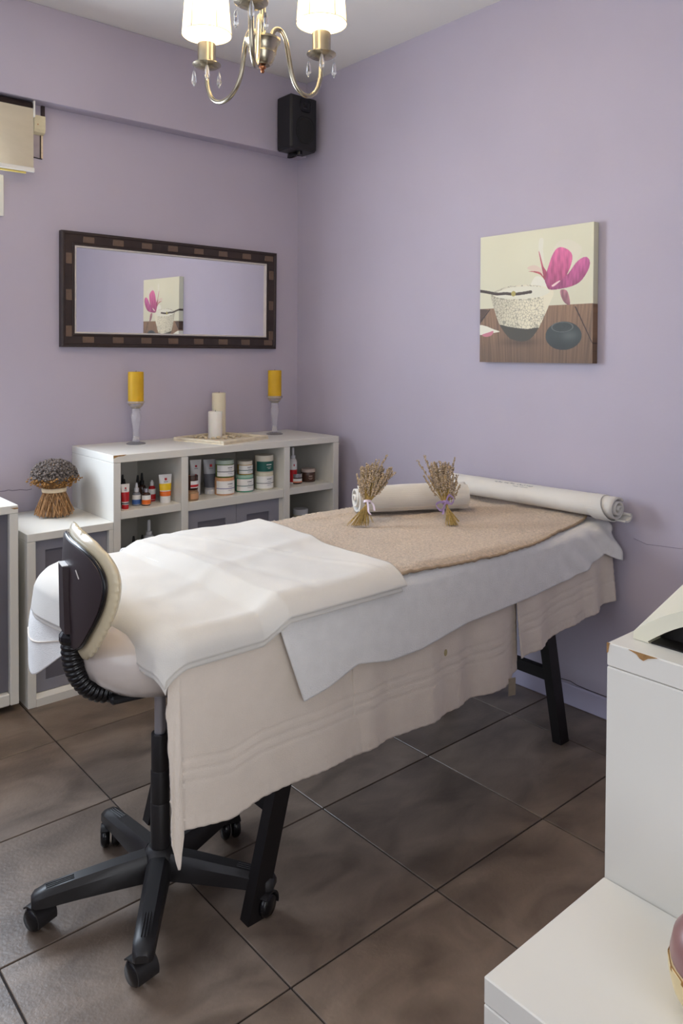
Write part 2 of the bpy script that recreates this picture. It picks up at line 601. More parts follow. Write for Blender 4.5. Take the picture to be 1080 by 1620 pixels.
# ------------------------------------------------------------------ the room
TILE = 0.45
GX, GY = 0.21098, 0.16494            # where the joints fall
floor = box('floor', (ROOM_X0, ROOM_Y0, -0.05), (0.0, 0.0, -0.004), M_grout, kind='structure')
first = None
i = 0
xs = np.arange(-9, 1) * TILE + GX
ys = np.arange(-11, 1) * TILE + GY
J = 0.0022
proto = None
for xa in xs:
    for ya in ys:
        x0, x1, y0, y1 = max(xa + J, ROOM_X0), min(xa + TILE - J, 0), max(ya + J, ROOM_Y0), min(ya + TILE - J, 0)
        if x1 - x0 < 0.02 or y1 - y0 < 0.02:
            continue
        full = abs((x1 - x0) - (TILE - 2 * J)) < 1e-6 and abs((y1 - y0) - (TILE - 2 * J)) < 1e-6
        if full and proto is not None:
            t = proto.copy()
            COL.objects.link(t)
            t.location = Vector(((x0 + x1) / 2, (y0 + y1) / 2, -0.01)) - Vector(LOC['floor'])
        else:
            t = box('tile', (x0, y0, -0.01), (x1, y1, 0.0), M_tile, floor, bev=0.0012)
            if full:
                proto = t

# back wall with an opening for the window, lowered beam along its top
WX0, WX1, WZ0, WZ1 = -2.75, -1.575, 1.0, 2.28
mb = MB()
for lo, hi in (((ROOM_X0, 0, 0), (WX0, 0.2, 2.8)), ((WX1, 0, 0), (0.0, 0.2, 2.8)), ((WX0, 0, 0), (WX1, 0.2, WZ0)), ((WX0, 0, WZ1), (WX1, 0.2, 2.8))):
    mb.add(*box_geo(lo, hi))
wall_back = mb.build('wall_back', M_wall, kind='structure')
wall_right = box('wall_right', (0, ROOM_Y0, 0), (0.15, 0.2, 2.8), M_wall, kind='structure')
# left wall with window opening, front wall with glazed door opening
LY0, LY1, LZ0, LZ1 = -2.65, -1.35, 0.6, 2.5
mb = MB()
for lo, hi in (((ROOM_X0 - 0.15, ROOM_Y0, 0), (ROOM_X0, LY0, 2.8)), ((ROOM_X0 - 0.15, LY1, 0), (ROOM_X0, 0.2, 2.8)),
               ((ROOM_X0 - 0.15, LY0, 0), (ROOM_X0, LY1, LZ0)), ((ROOM_X0 - 0.15, LY0, LZ1), (ROOM_X0, LY1, 2.8))):
    mb.add(*box_geo(lo, hi))
wall_left = mb.build('wall_left', M_wall, kind='structure')
mb = MB()
for lo, hi in (((ROOM_X0, ROOM_Y0 - 0.15, 0), (-3.4, ROOM_Y0, 2.8)), ((-1.8, ROOM_Y0 - 0.15, 0), (0, ROOM_Y0, 2.8)), ((-3.4, ROOM_Y0 - 0.15, 2.4), (-1.8, ROOM_Y0, 2.8))):
    mb.add(*box_geo(lo, hi))
wall_front = mb.build('wall_front', M_wall, kind='structure')
ceiling = box('ceiling', (ROOM_X0, ROOM_Y0, ROOM_H), (0.0, 0.0, ROOM_H + 0.1), M_ceil, kind='structure')
beam = box('trim_1', (ROOM_X0, -0.078, 2.388), (-0.0005, -0.0005, ROOM_H - 0.0005), M_wall, bev=0.002, kind='structure')
box('baseboard_right', (-0.012, ROOM_Y0, 0.0005), (-0.0005, -0.0005, 0.08), M_base, bev=0.003, kind='structure')
box('baseboard_back', (ROOM_X0, -0.012, 0.0005), (-0.013, -0.0005, 0.08), M_base, bev=0.003, kind='structure')


def crack(name, pts, parent, r=0.0012):
    tube(name, np.array(pts), r, M_crack, parent, seg=5)


P = [(-1.60, -0.0002, 0.775), (-1.57, -0.0002, 0.766), (-1.555, -0.0002, 0.755), (-1.53, -0.0002, 0.754), (-1.515, -0.0002, 0.757),
     (-1.50, -0.0002, 0.752), (-1.47, -0.0002, 0.753), (-1.44, -0.0002, 0.748), (-1.42, -0.0002, 0.75)]
crack('crack', P, wall_back)
crack('crack', [(-0.0002, -1.98, 0.684), (-0.0002, -2.03, 0.672), (-0.0002, -2.08, 0.676), (-0.0002, -2.13, 0.679), (-0.0002, -2.25, 0.69)], wall_right, 0.0007)
tube('gap_line', [(-0.0010, -1.66, 0.0825), (-0.0010, -1.70, 0.088), (-0.0010, -1.73, 0.090), (-0.0010, -1.76, 0.084), (-0.0010, -1.80, 0.0815), (-0.0010, -2.0, 0.0812)], 0.0014, M_wire, wall_right, seg=5)


def window(name, axis, a0, a1, z0, z1, at):
    """White casement frame with a pane, in a wall opening."""
    w = 0.05
    mb = MB()
    mid = (a0 + a1) / 2

    def bx(p0, p1, q0, q1, d=0.03):
        if axis == 0:
            mb.add(*box_geo((p0, at - d, q0), (p1, at + d, q1)))
        else:
            mb.add(*box_geo((at - d, p0, q0), (at + d, p1, q1)))
    bx(a0, a0 + w, z0, z1); bx(a1 - w, a1, z0, z1); bx(a0 + w, a1 - w, z0, z0 + w); bx(a0 + w, a1 - w, z1 - w, z1)
    bx(mid - w / 2, mid + w / 2, z0 + w, z1 - w)
    o = mb.build(name, M_winframe, kind='structure')
    lo, hi = [0, 0, z0 + w], [0, 0, z1 - w]
    for k, (p0, p1) in enumerate(((a0 + w, mid - w / 2), (mid + w / 2, a1 - w))):
        if axis == 0:
            box('pane', (p0, at - 0.003, z0 + w), (p1, at + 0.003, z1 - w), M_glass, o)
        else:
            box('pane', (at - 0.003, p0, z0 + w), (at + 0.003, p1, z1 - w), M_glass, o)
    return o


window('window_1', 0, WX0, WX1, WZ0, WZ1, 0.14)
window('window_2', 1, LY0, LY1, LZ0, LZ1, ROOM_X0 - 0.08)
window('door_1', 0, -3.4, -1.8, 0.0, 2.4, ROOM_Y0 - 0.08)
# cream strip added to imitate light bounced off the window reveal
box('bounce_light_strip', (WX1 + 0.0005, -0.012, 1.90), (-1.530, -0.0005, 2.07), M_winframe, bev=0.003, kind='structure')

# ------------------------------------------------------------------ white storage: tall shelf unit, low cabinet, left cabinet
FY = -0.437      # fronts
BY = -0.002
SU = thing('shelf_unit', 'tall white open shelf unit with grey doors in the room corner holding jars and tubes', 'shelf', (-0.66, -0.22, 0))
TX0, TX1, TZ = -1.2475, -0.068, 0.924
box('top_panel', (TX0, FY, 0.893), (TX1, BY, TZ), M_white, SU, bev=0.0015)
for x0, x1 in ((TX0, TX0 + 0.031), (TX1 - 0.034, TX1)):
    box('side_panel', (x0, FY, 0.0), (x1, BY, 0.8922), M_white, SU, bev=0.0015)
DV1, DV2 = (-0.944, -0.912), (-0.404, -0.371)
for a, b in (DV1, DV2):
    box('divider', (a, FY, 0.03), (b, BY - 0.012, 0.8922), M_white, SU, bev=0.0015)
box('back_panel', (TX0 + 0.0315, BY - 0.01, 0.03), (TX1 - 0.0345, BY, 0.8922), M_whitein, SU)
box('bottom_panel', (TX0 + 0.0315, FY, 0.0), (TX1 - 0.0345, BY - 0.011, 0.0295), M_white, SU, bev=0.0015)
for x0, x1 in ((TX0 + 0.0315, DV1[0] - 0.0005), (DV1[1] + 0.0005, DV2[0] - 0.0005), (DV2[1] + 0.0005, TX1 - 0.0345)):
    zb = 0.655 if x0 < -0.6 and x0 > -1.0 else 0.662
    box('shelf', (x0, FY + 0.004, zb), (x1, BY - 0.011, 0.694), M_white, SU, bev=0.0015)
for x0, x1 in ((TX0 + 0.0315, DV1[0] - 0.0005), (DV2[1] + 0.0005, TX1 - 0.0345)):
    box('shelf', (x0, FY + 0.004, 0.41), (x1, BY - 0.011, 0.44), M_white, SU, bev=0.0015)
dm = (DV1[1] + DV2[0]) / 2


def frosted_door(parent, x0, x1, z0, z1, y, knob=None, border=0.05, mglass=None):
    mb = MB()
    t = 0.016
    for lo, hi in (((x0, y, z0), (x0 + border, y + t, z1)), ((x1 - border, y, z0), (x1, y + t, z1)),
                   ((x0 + border, y, z0), (x1 - border, y + t, z0 + border)), ((x0 + border, y, z1 - border), (x1 - border, y + t, z1))):
        mb.add(*box_geo(lo, hi))
    d = mb.build('door', M_frost, parent)
    box('door_glass', (x0 + border, y + 0.006, z0 + border), (x1 - border, y + 0.011, z1 - border), mglass or M_frostin, d)
    if knob:
        V, F = tube_geo([(knob, y, z1 - 0.16), (knob, y - 0.018, z1 - 0.16), (knob, y - 0.018, z1 - 0.10), (knob, y, z1 - 0.10)], 0.0035, 6)
        new_obj('handle', V, F, M_steel, d, smooth=True)
    return d


frosted_door(SU, DV1[1] + 0.001, dm - 0.001, 0.031, 0.653, FY + 0.02, knob=dm - 0.012, border=0.055)
frosted_door(SU, dm + 0.001, DV2[0] - 0.018, 0.031, 0.653, FY + 0.02, knob=dm + 0.012, border=0.055)
box('door_stile', (DV2[0] - 0.0175, FY + 0.02, 0.031), (DV2[0] - 0.0005, FY + 0.036, 0.653), M_white, SU)


def chip(name, outline, plane_axis, at, parent, t=0.0006):
    prism(name, outline, plane_axis, at - t, at + t, M_chip, parent)


chip('chipped_edge', [(TX0, 0.9235), (TX0 + 0.055, 0.9240), (TX0 + 0.045, 0.919), (TX0 + 0.02, 0.9185), (TX0, 0.912)], 1, FY, SU)

LC = thing('low_cabinet', 'low white cabinet with a smoky glass door joined to the tall shelf unit', 'cabinet', (-1.42, -0.22, 0))
LX0, LX1, LZ = -1.583, -1.2485, 0.657
box('top_panel', (LX0, FY, 0.627), (LX1, BY, LZ), M_white, LC, bev=0.0015)
box('side_panel', (LX0, FY, 0.0), (LX0 + 0.031, BY, 0.6262), M_white, LC, bev=0.0015)
box('side_panel', (LX1 - 0.018, FY, 0.0), (LX1, BY, 0.6262), M_white, LC, bev=0.0015)
box('back_panel', (LX0 + 0.0315, BY - 0.01, 0.0), (LX1 - 0.0185, BY, 0.6262), M_whitein, LC)
V = [(LX0 + 0.0315, FY, 0.0), (LX1 - 0.0185, FY, 0.0), (LX1 - 0.0185, FY, 0.030), (LX0 + 0.0315, FY, 0.030), (LX0 + 0.0315, FY + 0.018, 0.044), (LX1 - 0.0185, FY + 0.018, 0.044),
     (LX0 + 0.0315, BY - 0.011, 0.0), (LX1 - 0.0185, BY - 0.011, 0.0), (LX0 + 0.0315, BY - 0.011, 0.044), (LX1 - 0.0185, BY - 0.011, 0.044)]
o = new_obj('bottom_panel', V, [(0, 1, 2, 3), (3, 2, 5, 4), (4, 5, 9, 8), (6, 8, 9, 7), (0, 6, 7, 1), (0, 3, 4, 8, 6), (1, 7, 9, 5, 2)], M_white, LC)
fix_normals(o)
frosted_door(LC, LX0 + 0.0325, LX1 - 0.0195, 0.046, 0.6255, FY + 0.02, border=0.04)

KC = thing('end_cabinet', 'white cabinet with smoky glass door cut off by the photo edge', 'cabinet', (-1.93, -0.22, 0))
KX0, KX1, KZ = -2.2, -1.612, 0.771
KF = FY + 0.008
box('top_panel', (KX0, KF, 0.741), (KX1, BY, KZ), M_white, KC, bev=0.0015)
box('side_panel', (KX1 - 0.031, KF, 0.03), (KX1, BY, 0.7402), M_white, KC, bev=0.002)
box('side_panel', (KX0, KF, 0.03), (KX0 + 0.031, BY, 0.7402), M_white, KC, bev=0.002)
box('bottom_panel', (KX0 + 0.0315, KF, 0.03), (KX1 - 0.0315, BY - 0.011, 0.075), M_white, KC, bev=0.004)
box('back_panel', (KX0 + 0.0315, BY - 0.01, 0.03), (KX1 - 0.0315, BY, 0.7402), M_whitein, KC)
box('door', (KX0 + 0.0325, KF + 0.022, 0.078), (KX1 - 0.0325, KF + 0.03, 0.7395), M_frostin, KC)
for x in (KX0 + 0.05, KX1 - 0.07):
    for y in (KF + 0.06, BY - 0.08):
        lathe('foot', [(0, 0), (0.018, 0), (0.018, 0.0298), (0, 0.0298)], (x, y, 0), M_black, KC, seg=14)
chip('chipped_edge', [(KX1 - 0.028, 0.763), (KX1 - 0.001, 0.762), (KX1 - 0.001, 0.757), (KX1 - 0.014, 0.757)], 1, KF, KC)

# ------------------------------------------------------------------ white stepped storage at the right front
RX, RY = -1.643, -2.835
RL, RT = 0.657, 0.9635
FC = thing('front_shelf', 'low white block in the photo foreground carrying a mauve lidded pot', 'cabinet', (-1.765, -3.05, 0))
FD = 0.44
box('top_panel', (-1.888, RY - FD, RL - 0.03), (RX - 0.0008, RY, RL), M_white, FC, bev=0.0015)
box('left_panel', (-1.888, RY - FD, 0), (-1.858, RY, RL - 0.0308), M_white, FC, bev=0.0015)
for y0, y1 in ((RY - 0.018, RY), (RY - FD, RY - FD + 0.018)):
    box('side_panel', (-1.8575, y0, 0), (RX - 0.0008, y1, RL - 0.0308), M_white, FC, bev=0.0015)
TC = thing('tall_front_cabinet', 'tall white cabinet in the right foreground with a chipped top edge under a nail lamp', 'cabinet', (RX + 0.3, RY - 0.22, 0))
box('top_panel', (RX, RY - FD, RT - 0.03), (RX + 0.6, RY, RT), M_white, TC, bev=0.0015)
box('side_panel', (RX, RY - FD, 0), (RX + 0.03, RY, RT - 0.0308), M_white, TC, bev=0.0015)
box('side_panel', (RX + 0.57, RY - FD, 0), (RX + 0.6, RY, RT - 0.0308), M_white, TC, bev=0.0015)
box('back_panel', (RX + 0.0305, RY - 0.012, 0), (RX + 0.5695, RY, RT - 0.0308), M_white, TC)
box('shelf', (RX + 0.0305, RY - FD, 0.45), (RX + 0.5695, RY - 0.0125, 0.48), M_white, TC)
chip('chipped_edge', [(RY - 0.030, RT - 0.0004), (RY - 0.068, RT - 0.0004), (RY - 0.056, RT - 0.0045), (RY - 0.050, RT - 0.009), (RY - 0.045, RT - 0.0075), (RY - 0.041, RT - 0.0035)], 0, RX, TC)
chip('chipped_edge', [(RY, RT), (RY - 0.004, RT), (RY - 0.002, RT - 0.012), (RY, RT - 0.014)], 0, RX, TC)

# ------------------------------------------------------------------ massage bed
BX0, BX1, BYF, BYB = -1.765, -0.03, -1.895, -1.135
BTOP = 0.715
BED = thing('massage_bed', 'long massage bed on black wooden legs hidden under towels in mid room', 'bed', (-0.9, -1.515, 0))
box('mattress', (BX0, BYF, 0.700), (BX1, BYB, BTOP - 0.002), M_leather, BED, bev=0.005)
box('frame', (-1.44, BYF + 0.03, 0.645), (-0.06, BYB - 0.03, 0.6995), M_blackwood, BED, bev=0.004)


def leg_geo(fx, tx, y, ztop=0.6445, w=0.024, d=0.017):
    V = []
    for z, x, s in ((0.0, fx, 1.0), (ztop, tx, 1.0)):
        for sx, sy in ((-1, -1), (1, -1), (1, 1), (-1, 1)):
            V.append((x + sx * w * s, y + sy * d, z))
    return V, [(3, 2, 1, 0), (4, 5, 6, 7), (0, 1, 5, 4), (1, 2, 6, 5), (2, 3, 7, 6), (3, 0, 4, 7)]


for fx, tx in ((-1.54, -1.37), (-0.27, -0.415)):
    for y in (-1.868, -1.36):
        new_obj('leg', *leg_geo(fx, tx, y), M_blackwood, BED)
    xc = fx + (tx - fx) * 0.245 / 0.674
    box('crossbar', (xc - 0.012, -1.8505, 0.224), (xc + 0.012, -1.3775, 0.266), M_blackwood, BED, bev=0.002)


def wob(x, y, seed, k=1.0):
    """Smooth pseudo-noise, about -1..1."""
    s = 0
    for a in range(5):
        ang = seed * 1.7 + a * 2.399
        fr = k * (1 + 0.55 * a)
        s = s + np.sin(fr * (x * math.cos(ang) + y * math.sin(ang)) + seed * 3.1 + a * 1.3) / (1 + 0.4 * a)
    return s / 2.4


def drape(px, py, h, flare, fold_amp, fold_freq, seed, top_amp=0.003, rr0=0.016, x0=BX0, x1=BX1, y0=BYF, y1=BYB, pleat=None, ripple=0.0):
    """Lay flat cloth coordinates (px, py) over the bed: what lies beyond an edge turns over it and hangs."""
    px, py = np.asarray(px, float), np.asarray(py, float)
    h = np.broadcast_to(np.asarray(h, float), px.shape)
    rr = rr0 + h
    qx = np.clip(px, x0 + rr0, x1 - rr0 if x1 < -0.1 else 9)
    qy = np.clip(py, y0 + rr0, y1 - rr0)
    ex, ey = px - qx, py - qy
    L = np.hypot(ex, ey) + 1e-12
    dx, dy = ex / L, ey / L
    arc = rr * math.pi / 2
    on = L < arc
    a = np.clip(L / rr, 0, math.pi / 2)
    s = np.maximum(L - arc, 0)
    fl = np.broadcast_to(np.asarray(flare, float), px.shape)
    out = np.where(L > 1e-9, rr * np.sin(a), 0) + fl * s
    drop = rr * (1 - np.cos(a)) + s * np.sqrt(np.maximum(1 - fl ** 2, 0.2))
    tang = px * np.abs(dy) + py * np.abs(dx)
    w = wob(tang, 0 * tang, seed, fold_freq)
    out = out + fold_amp * np.minimum(s / 0.15, 2.2) ** 1.1 * w
    if pleat is not None:
        out = out + pleat(tang, s)
    z = BTOP + h - drop
    flat = np.exp(-(L / 0.03) ** 2)
    z = z + top_amp * wob(px, py, 3.3, 9.0) * np.maximum(flat, 0.0)
    if ripple:
        out = out + ripple * wob(px * 1.0, py + s, seed + 2, 34)
    return np.stack([qx + dx * out, qy + dy * out, z], -1)


def cloth_obj(name, pts, material, parent=None, thick=0.004, **kw):
    nu, nv = pts.shape[:2]
    V = pts.reshape(-1, 3)
    F = grid_faces(nu, nv)
    # make sure the first-layer normals point up and out
    n = np.cross(pts[1, 0] - pts[0, 0], pts[0, 1] - pts[0, 0])
    o = new_obj(name, V, F, material, parent, smooth=True, **kw)
    me = o.data
    me.update()
    mid = [p for p in me.polygons if p.normal.z > 0.5]
    neg = [p for p in me.polygons if p.normal.z < -0.5]
    if len(neg) > len(mid):
        me.flip_normals()
    sm = o.modifiers.new('thickness', 'SOLIDIFY')
    sm.thickness = thick
    sm.offset = -1.0
    return o


def hangL(zt, h, z, flare, rr0=0.016):
    """Flat length beyond the inner edge line that ends at height z."""
    rr = rr0 + h
    return rr * math.pi / 2 + np.maximum((zt + h - rr - z), 0) / np.sqrt(1 - flare ** 2)


def lerp_tab(x, tab):
    t = np.array(tab)
    return np.interp(x, t[:, 0], t[:, 1])


def bands(dist, spec):
    """Small woven grooves at given distances from the hem."""
    r = 0
    for d, w, a in spec:
        r = r + a * np.exp(-((dist - d) / w) ** 2)
    return r


def under_towel(name, xl, xr, zhem, h, seed, label, group, fold=0.006, ff=16, left_over=0.0, dens=0.008, leftslant=0.0, stripes=0.1, flare=0.06):
    """A bath towel laid across the bed, hanging in front; three woven stripes and a ribbed hem."""
    nu = int((xr - xl + left_over) / dens) + 2
    U = np.linspace(xl - left_over, xr, nu)
    flr = flare
    zh = lerp_tab(U, zhem)
    Lf = hangL(BTOP, h, zh, flr)
    yf = BYF + 0.016 - Lf
    Vt = np.concatenate([np.linspace(0, 0.56, 34), np.linspace(0.56, 1, 120)[1:]])
    yb = BYB - 0.016 + 0.10
    PX = np.repeat(U[:, None], len(Vt), 1)
    PY = yb + (yf[:, None] - yb) * Vt[None, :]
    dist = PY - yf[:, None]
    fl = np.full(PX.shape, flr)
    pts = drape(PX, PY, h, fl, fold, ff, seed)
    g = bands(dist, [(stripes, 0.003, -0.0016), (stripes + 0.024, 0.003, -0.0016), (stripes + 0.048, 0.003, -0.0016), (0.026, 0.002, -0.001)])
    rib = np.where(dist < 0.024, 0.0011 * np.sin(PX * 2 * math.pi / 0.011), 0)
    side = (PY < BYF)
    pts[..., 1] -= np.where(side, g + rib, 0)
    if left_over:
        m_ = np.clip((-1.757 - PX) / 0.06, 0, 1) * np.clip((BTOP - 0.03 - pts[..., 2]) / 0.12, 0, 1)
        pts[..., 0] -= 0.015 * m_
        pts[..., 1] += 0.010 * m_
    o = cloth_obj(name, pts, M_terryc)
    tag(o, label, 'towel', group)
    return o


under_towel('bath_towel', -1.775, -1.22, [(-1.82, 0.300), (-1.798, 0.246), (-1.785, 0.246), (-1.752, 0.322), (-1.63, 0.30), (-1.55, 0.316), (-1.2, 0.318)], 0.004, 1.3,
            'cream striped bath towel hanging lowest at the foot end beside the stool', None, fold=0.003, ff=14, left_over=0.045)
under_towel('bath_towel', -1.268, -0.585, [(-1.27, 0.316), (-0.68, 0.33), (-0.585, 0.35)], 0.010, 2.2,
            'cream striped bath towel hanging at mid bed with a small cloth tag on its hem', None, fold=0.0095, ff=24)
under_towel('bath_towel', -0.600, -0.035, [(-0.60, 0.398), (-0.43, 0.412), (-0.36, 0.428), (-0.19, 0.442), (-0.035, 0.458)], 0.015, 4.1,
            'cream striped bath towel hanging shortest at the head end by the wall', None, fold=0.0095, ff=26, stripes=0.07, flare=0.11)
# the care tag at the hem of the middle towel
tg = bpy.data.objects['bath_towel.001']
V, F = box_geo((-0.660, -1.9455, 0.296), (-0.634, -1.9425, 0.350), 0.0008)
new_obj('care_tag', rotz(V, (-0.64, -1.943), -0.3), F, M_tag, tg, label='small grey cloth tag')
V, F = lathe_geo([(0, 0), (0.007, 0.0004), (0, 0.0008)], (0, 0, 0), 12)
V = np.array(V); V = np.stack([V[:, 0] - 0.963, -1.9535 - V[:, 2], V[:, 1] * 1.4 + 0.512], -1)
new_obj('stain', V, F, M_stain, tg, label='small yellowish stain')

# white terry sheet
nu = 190
S = np.linspace(0, 1, nu)
HW = [(-1.48, 0.512), (-1.439, 0.512), (-1.36, 0.523), (-1.30, 0.540), (-1.254, 0.553), (-1.149, 0.533), (-1.03, 0.534), (-0.832, 0.561), (-0.632, 0.569), (-0.505, 0.574),
      (-0.30, 0.592), (-0.193, 0.604), (-0.141, 0.634), (-0.10, 0.637), (-0.05, 0.612), (-0.03, 0.606)]
hW = 0.024
Vt = np.concatenate([np.linspace(0, 0.72, 60), np.linspace(0.72, 1, 70)[1:]])
flW = np.interp(np.linspace(-1.44, -0.03, nu), [-1.44, -1.3, -0.35, -0.16, -0.03], [0.10, 0.09, 0.10, 0.12, 0.42])
xbot = np.linspace(-1.44, -0.03, nu)
yfW = BYF + 0.016 - hangL(BTOP, hW, lerp_tab(xbot, HW), flW)
yb = BYB - 0.016 + 0.12
PY = yb + (yfW[:, None] - yb) * Vt[None, :]
xl = np.interp(PY, [yfW[0], BYF, BYB], [-1.44, -1.515, -1.53])
PX = xl + (-0.03 - xl) * S[:, None]
pts = drape(PX, PY, hW, np.repeat(flW[:, None], len(Vt), 1), 0.0045, 7.0, 6.6)
# gentle lengthwise pull folds near the wall end
k = np.clip((PX + 0.42) / 0.3, 0, 1) * np.clip((BYF - PY) / 0.05, 0, 1)
pts[..., 1] += 0.008 * k * np.sin((PX * 1.0 + (PY - BYF) * 1.1) * 52)
sheet = cloth_obj('terry_sheet', pts, M_terry, thick=0.005)
tag(sheet, 'white terry sheet spread under the taupe towel and hanging over the front edge', 'sheet')

# taupe towel on top
hT = 0.033
nu, nv = 170, 120
S = np.linspace(0, 1, nu)
T = np.linspace(0, 1, nv)
xs_ = -1.19 + (1.19 - 0.045) * S
yfront = np.interp(xs_, [-1.19, -1.07, -0.85, -0.68, -0.45, -0.25, -0.14, -0.07, -0.045], [-1.905, -1.905, -1.918, -1.925, -1.912, -1.885, -1.862, -1.835, -1.80])
PY = -1.155 + (yfront[:, None] + 1.155) * T[None, :]
PX = np.repeat(xs_[:, None], nv, 1)
pts = drape(PX, PY, hT, 0.1, 0.0, 8, 5.5, rr0=0.02)
jit = RNG.normal(0, 0.0011, pts.shape[:2])
wr = 0.006 * np.exp(-((PY + 1.33 + 0.12 * PX) / 0.02) ** 2) + 0.006 * np.exp(-((PY + 1.56 + 0.22 * PX) / 0.025) ** 2) \
    + 0.0045 * np.clip((PX + 0.35) / 0.3, 0, 1) * np.sin((PX * 60) + 6 * PY) * np.clip((PY + 1.75) / 0.4, 0, 1)
wr *= np.clip((PX + 1.0) / 0.1, 0, 1)
pts[..., 2] += wr + jit + 0.003 * wob(PX, PY, 8.1, 14)
taupe = cloth_obj('taupe_towel', pts, M_taupe, thick=0.006)
tag(taupe, 'taupe terry towel spread across the bed under the lavender bunches', 'towel')
hem = pts[:, -1, :].copy()
hem[:, 2] += 0.001
tube('hem', hem[::2], 0.0045, M_taupe_hem, taupe, seg=8, label='darker rolled hem')

# folded white towel over the foot end
nu, nv = 170, 150


def foot_layer(h_add, extra, x_right_back, x_right_front):
    S = np.linspace(0, 1, nu)
    T = np.linspace(0, 1, nv)
    ef = hangL(BTOP, 0.024, np.interp(np.linspace(-1.8, -1.1, nu), [-1.8, -1.74, -1.6, -1.4, -1.1], [0.675, 0.70, 0.708, 0.705, 0.722]), 0.1, 0.034) + extra
    yf = BYF + 0.034 - ef
    yb = np.full(nu, BYB - 0.016 + 0.06)
    PY = yb[:, None] + (yf - yb)[:, None] * T[None, :]
    ll = np.interp(PY, [-2.0, -1.92, -1.82, -1.74, -1.66, -1.58, -1.48, -1.38, -1.2, -1.1], [0.055, 0.068, 0.082, 0.084, 0.075, 0.065, 0.08, 0.115, 0.12, 0.10]) + extra
    xl = BX0 - ll + 0.016 - 0.016
    xr = np.interp(PY, [-1.95, BYF, BYB], [x_right_front, x_right_front, x_right_back])
    PX = xl + (xr - xl) * S[:, None]
    hh = 0.019 + h_add + 0.030 * np.clip((PX + 1.54) / 0.06, 0, 1)
    pts = drape(PX, PY, hh, 0.16, 0.003, 9, 7.7, rr0=0.034)
    cr = 0.0035 * np.exp(-((PX + 1.28 + 0.35 * (PY + 1.5)) / 0.012) ** 2) - 0.003 * np.exp(-((PX + 1.42 + 0.15 * (PY + 1.5)) / 0.02) ** 2) \
        + 0.003 * np.exp(-((PY + 1.62 - 0.25 * PX - 0.4) / 0.03) ** 2) + 0.0045 * wob(PX, PY, 2.9, 10) + 0.002 * wob(PX, PY, 5.2, 26)
    inside = np.clip((PX - BX0) / 0.06, 0, 1) * np.clip((PY - BYF) / 0.05, 0, 1)
    pts[..., 2] += cr * inside
    # soften the end corner
    endm = np.clip((BX0 - PX) / 0.05, 0, 1)
    pts[..., 0] -= 0.012 * endm * (0.5 + 0.5 * np.sin(PY * 16 + 1.0)) + 0.016 * endm * np.exp(-((PY + 1.28) / 0.13) ** 2)
    return pts


pts = foot_layer(0.0, 0.0, -1.035, -1.095)
ft = cloth_obj('foot_towel', pts, M_linen, thick=0.006)
tag(ft, 'smooth white folded towel covering the foot end of the bed and hanging over it', 'towel')
pts2 = foot_layer(-0.006, 0.004, -1.045, -1.11)
cloth_obj('lower_fold', pts2, M_linen, ft, thick=0.004)

# terry towel hanging at the far foot corner
CT = [[(-1.72, -1.47, .728), (-1.72, -1.30, .730), (-1.72, -1.18, .731), (-1.745, -1.135, .729)],
      [(-1.784, -1.47, .700), (-1.786, -1.30, .703), (-1.788, -1.17, .706), (-1.783, -1.115, .700)],
      [(-1.795, -1.47, .625), (-1.802, -1.32, .610), (-1.815, -1.17, .605), (-1.800, -1.068, .600)],
      [(-1.797, -1.47, .585), (-1.806, -1.33, .560), (-1.828, -1.17, .515), (-1.800, -1.030, .515)],
      [(-1.797, -1.46, .560), (-1.806, -1.35, .538), (-1.832, -1.165, .430), (-1.806, -1.045, .478)]]
rows = np.array([spline(r_, 22) for r_ in CT])
rows[..., 0] += 0.022
pts = np.stack([spline(rows[:, q, :], 16) for q in range(rows.shape[1])], 1)
pts[..., 0] += 0.003 * wob(pts[..., 1], pts[..., 2], 3.7, 16) * np.clip((0.70 - pts[..., 2]) / 0.1, 0, 1)
ct = cloth_obj('corner_towel', pts, M_terry, thick=0.004)
tag(ct, 'white terry towel hanging in a point from the far foot corner behind the stool', 'towel')
bandP = pts[int(pts.shape[0] * 0.72), 4:-2, :].copy(); bandP[:, 0] -= 0.0015
tube('woven_band', bandP, 0.0022, M_terryc, ct, seg=6)

# ------------------------------------------------------------------ rolled towels on the bed
ZB = BTOP + hT + 0.003


def roll_geo(A, B, rx, rz, turns=2.6, wall=0.006, n=120, nl=40, wav=0.0, seed=0.0, lift=0.0):
    """A towel rolled around the line A-B: a spiral sheet with thickness, visible at the ends."""
    A, B = np.array(A, float), np.array(B, float)
    D = B - A
    Lh = np.linalg.norm(D); D = D / Lh
    side = np.cross(D, (0, 0, 1)); side /= np.linalg.norm(side)
    th = np.linspace(0, turns * 2 * math.pi, n)
    rad = 0.16 + 0.84 * th / th[-1]
    pts = np.zeros((nl, n, 3))
    for i, t in enumerate(np.linspace(0, 1, nl)):
        w = 1 + wav * math.sin(9 * t + seed) * 0.5 + wav * math.sin(23 * t + 2 * seed) * 0.3
        tel = (1 - rad) * 0.0
        c = A + D * (t * Lh)
        for k in range(n):
            r_ = rad[k]
            off = side * (rx * r_ * math.cos(th[k]) * w) + np.array([0, 0, 1.0]) * (rz * (1 + r_ * math.sin(th[k]) * w))
            # inner turns telescope a little at the ends
            e = 0.012 * (1 - r_) * (1 if t > 0.5 else -1) * abs(2 * t - 1) ** 6
            pts[i, k] = c + off + D * e
    return pts, D, side


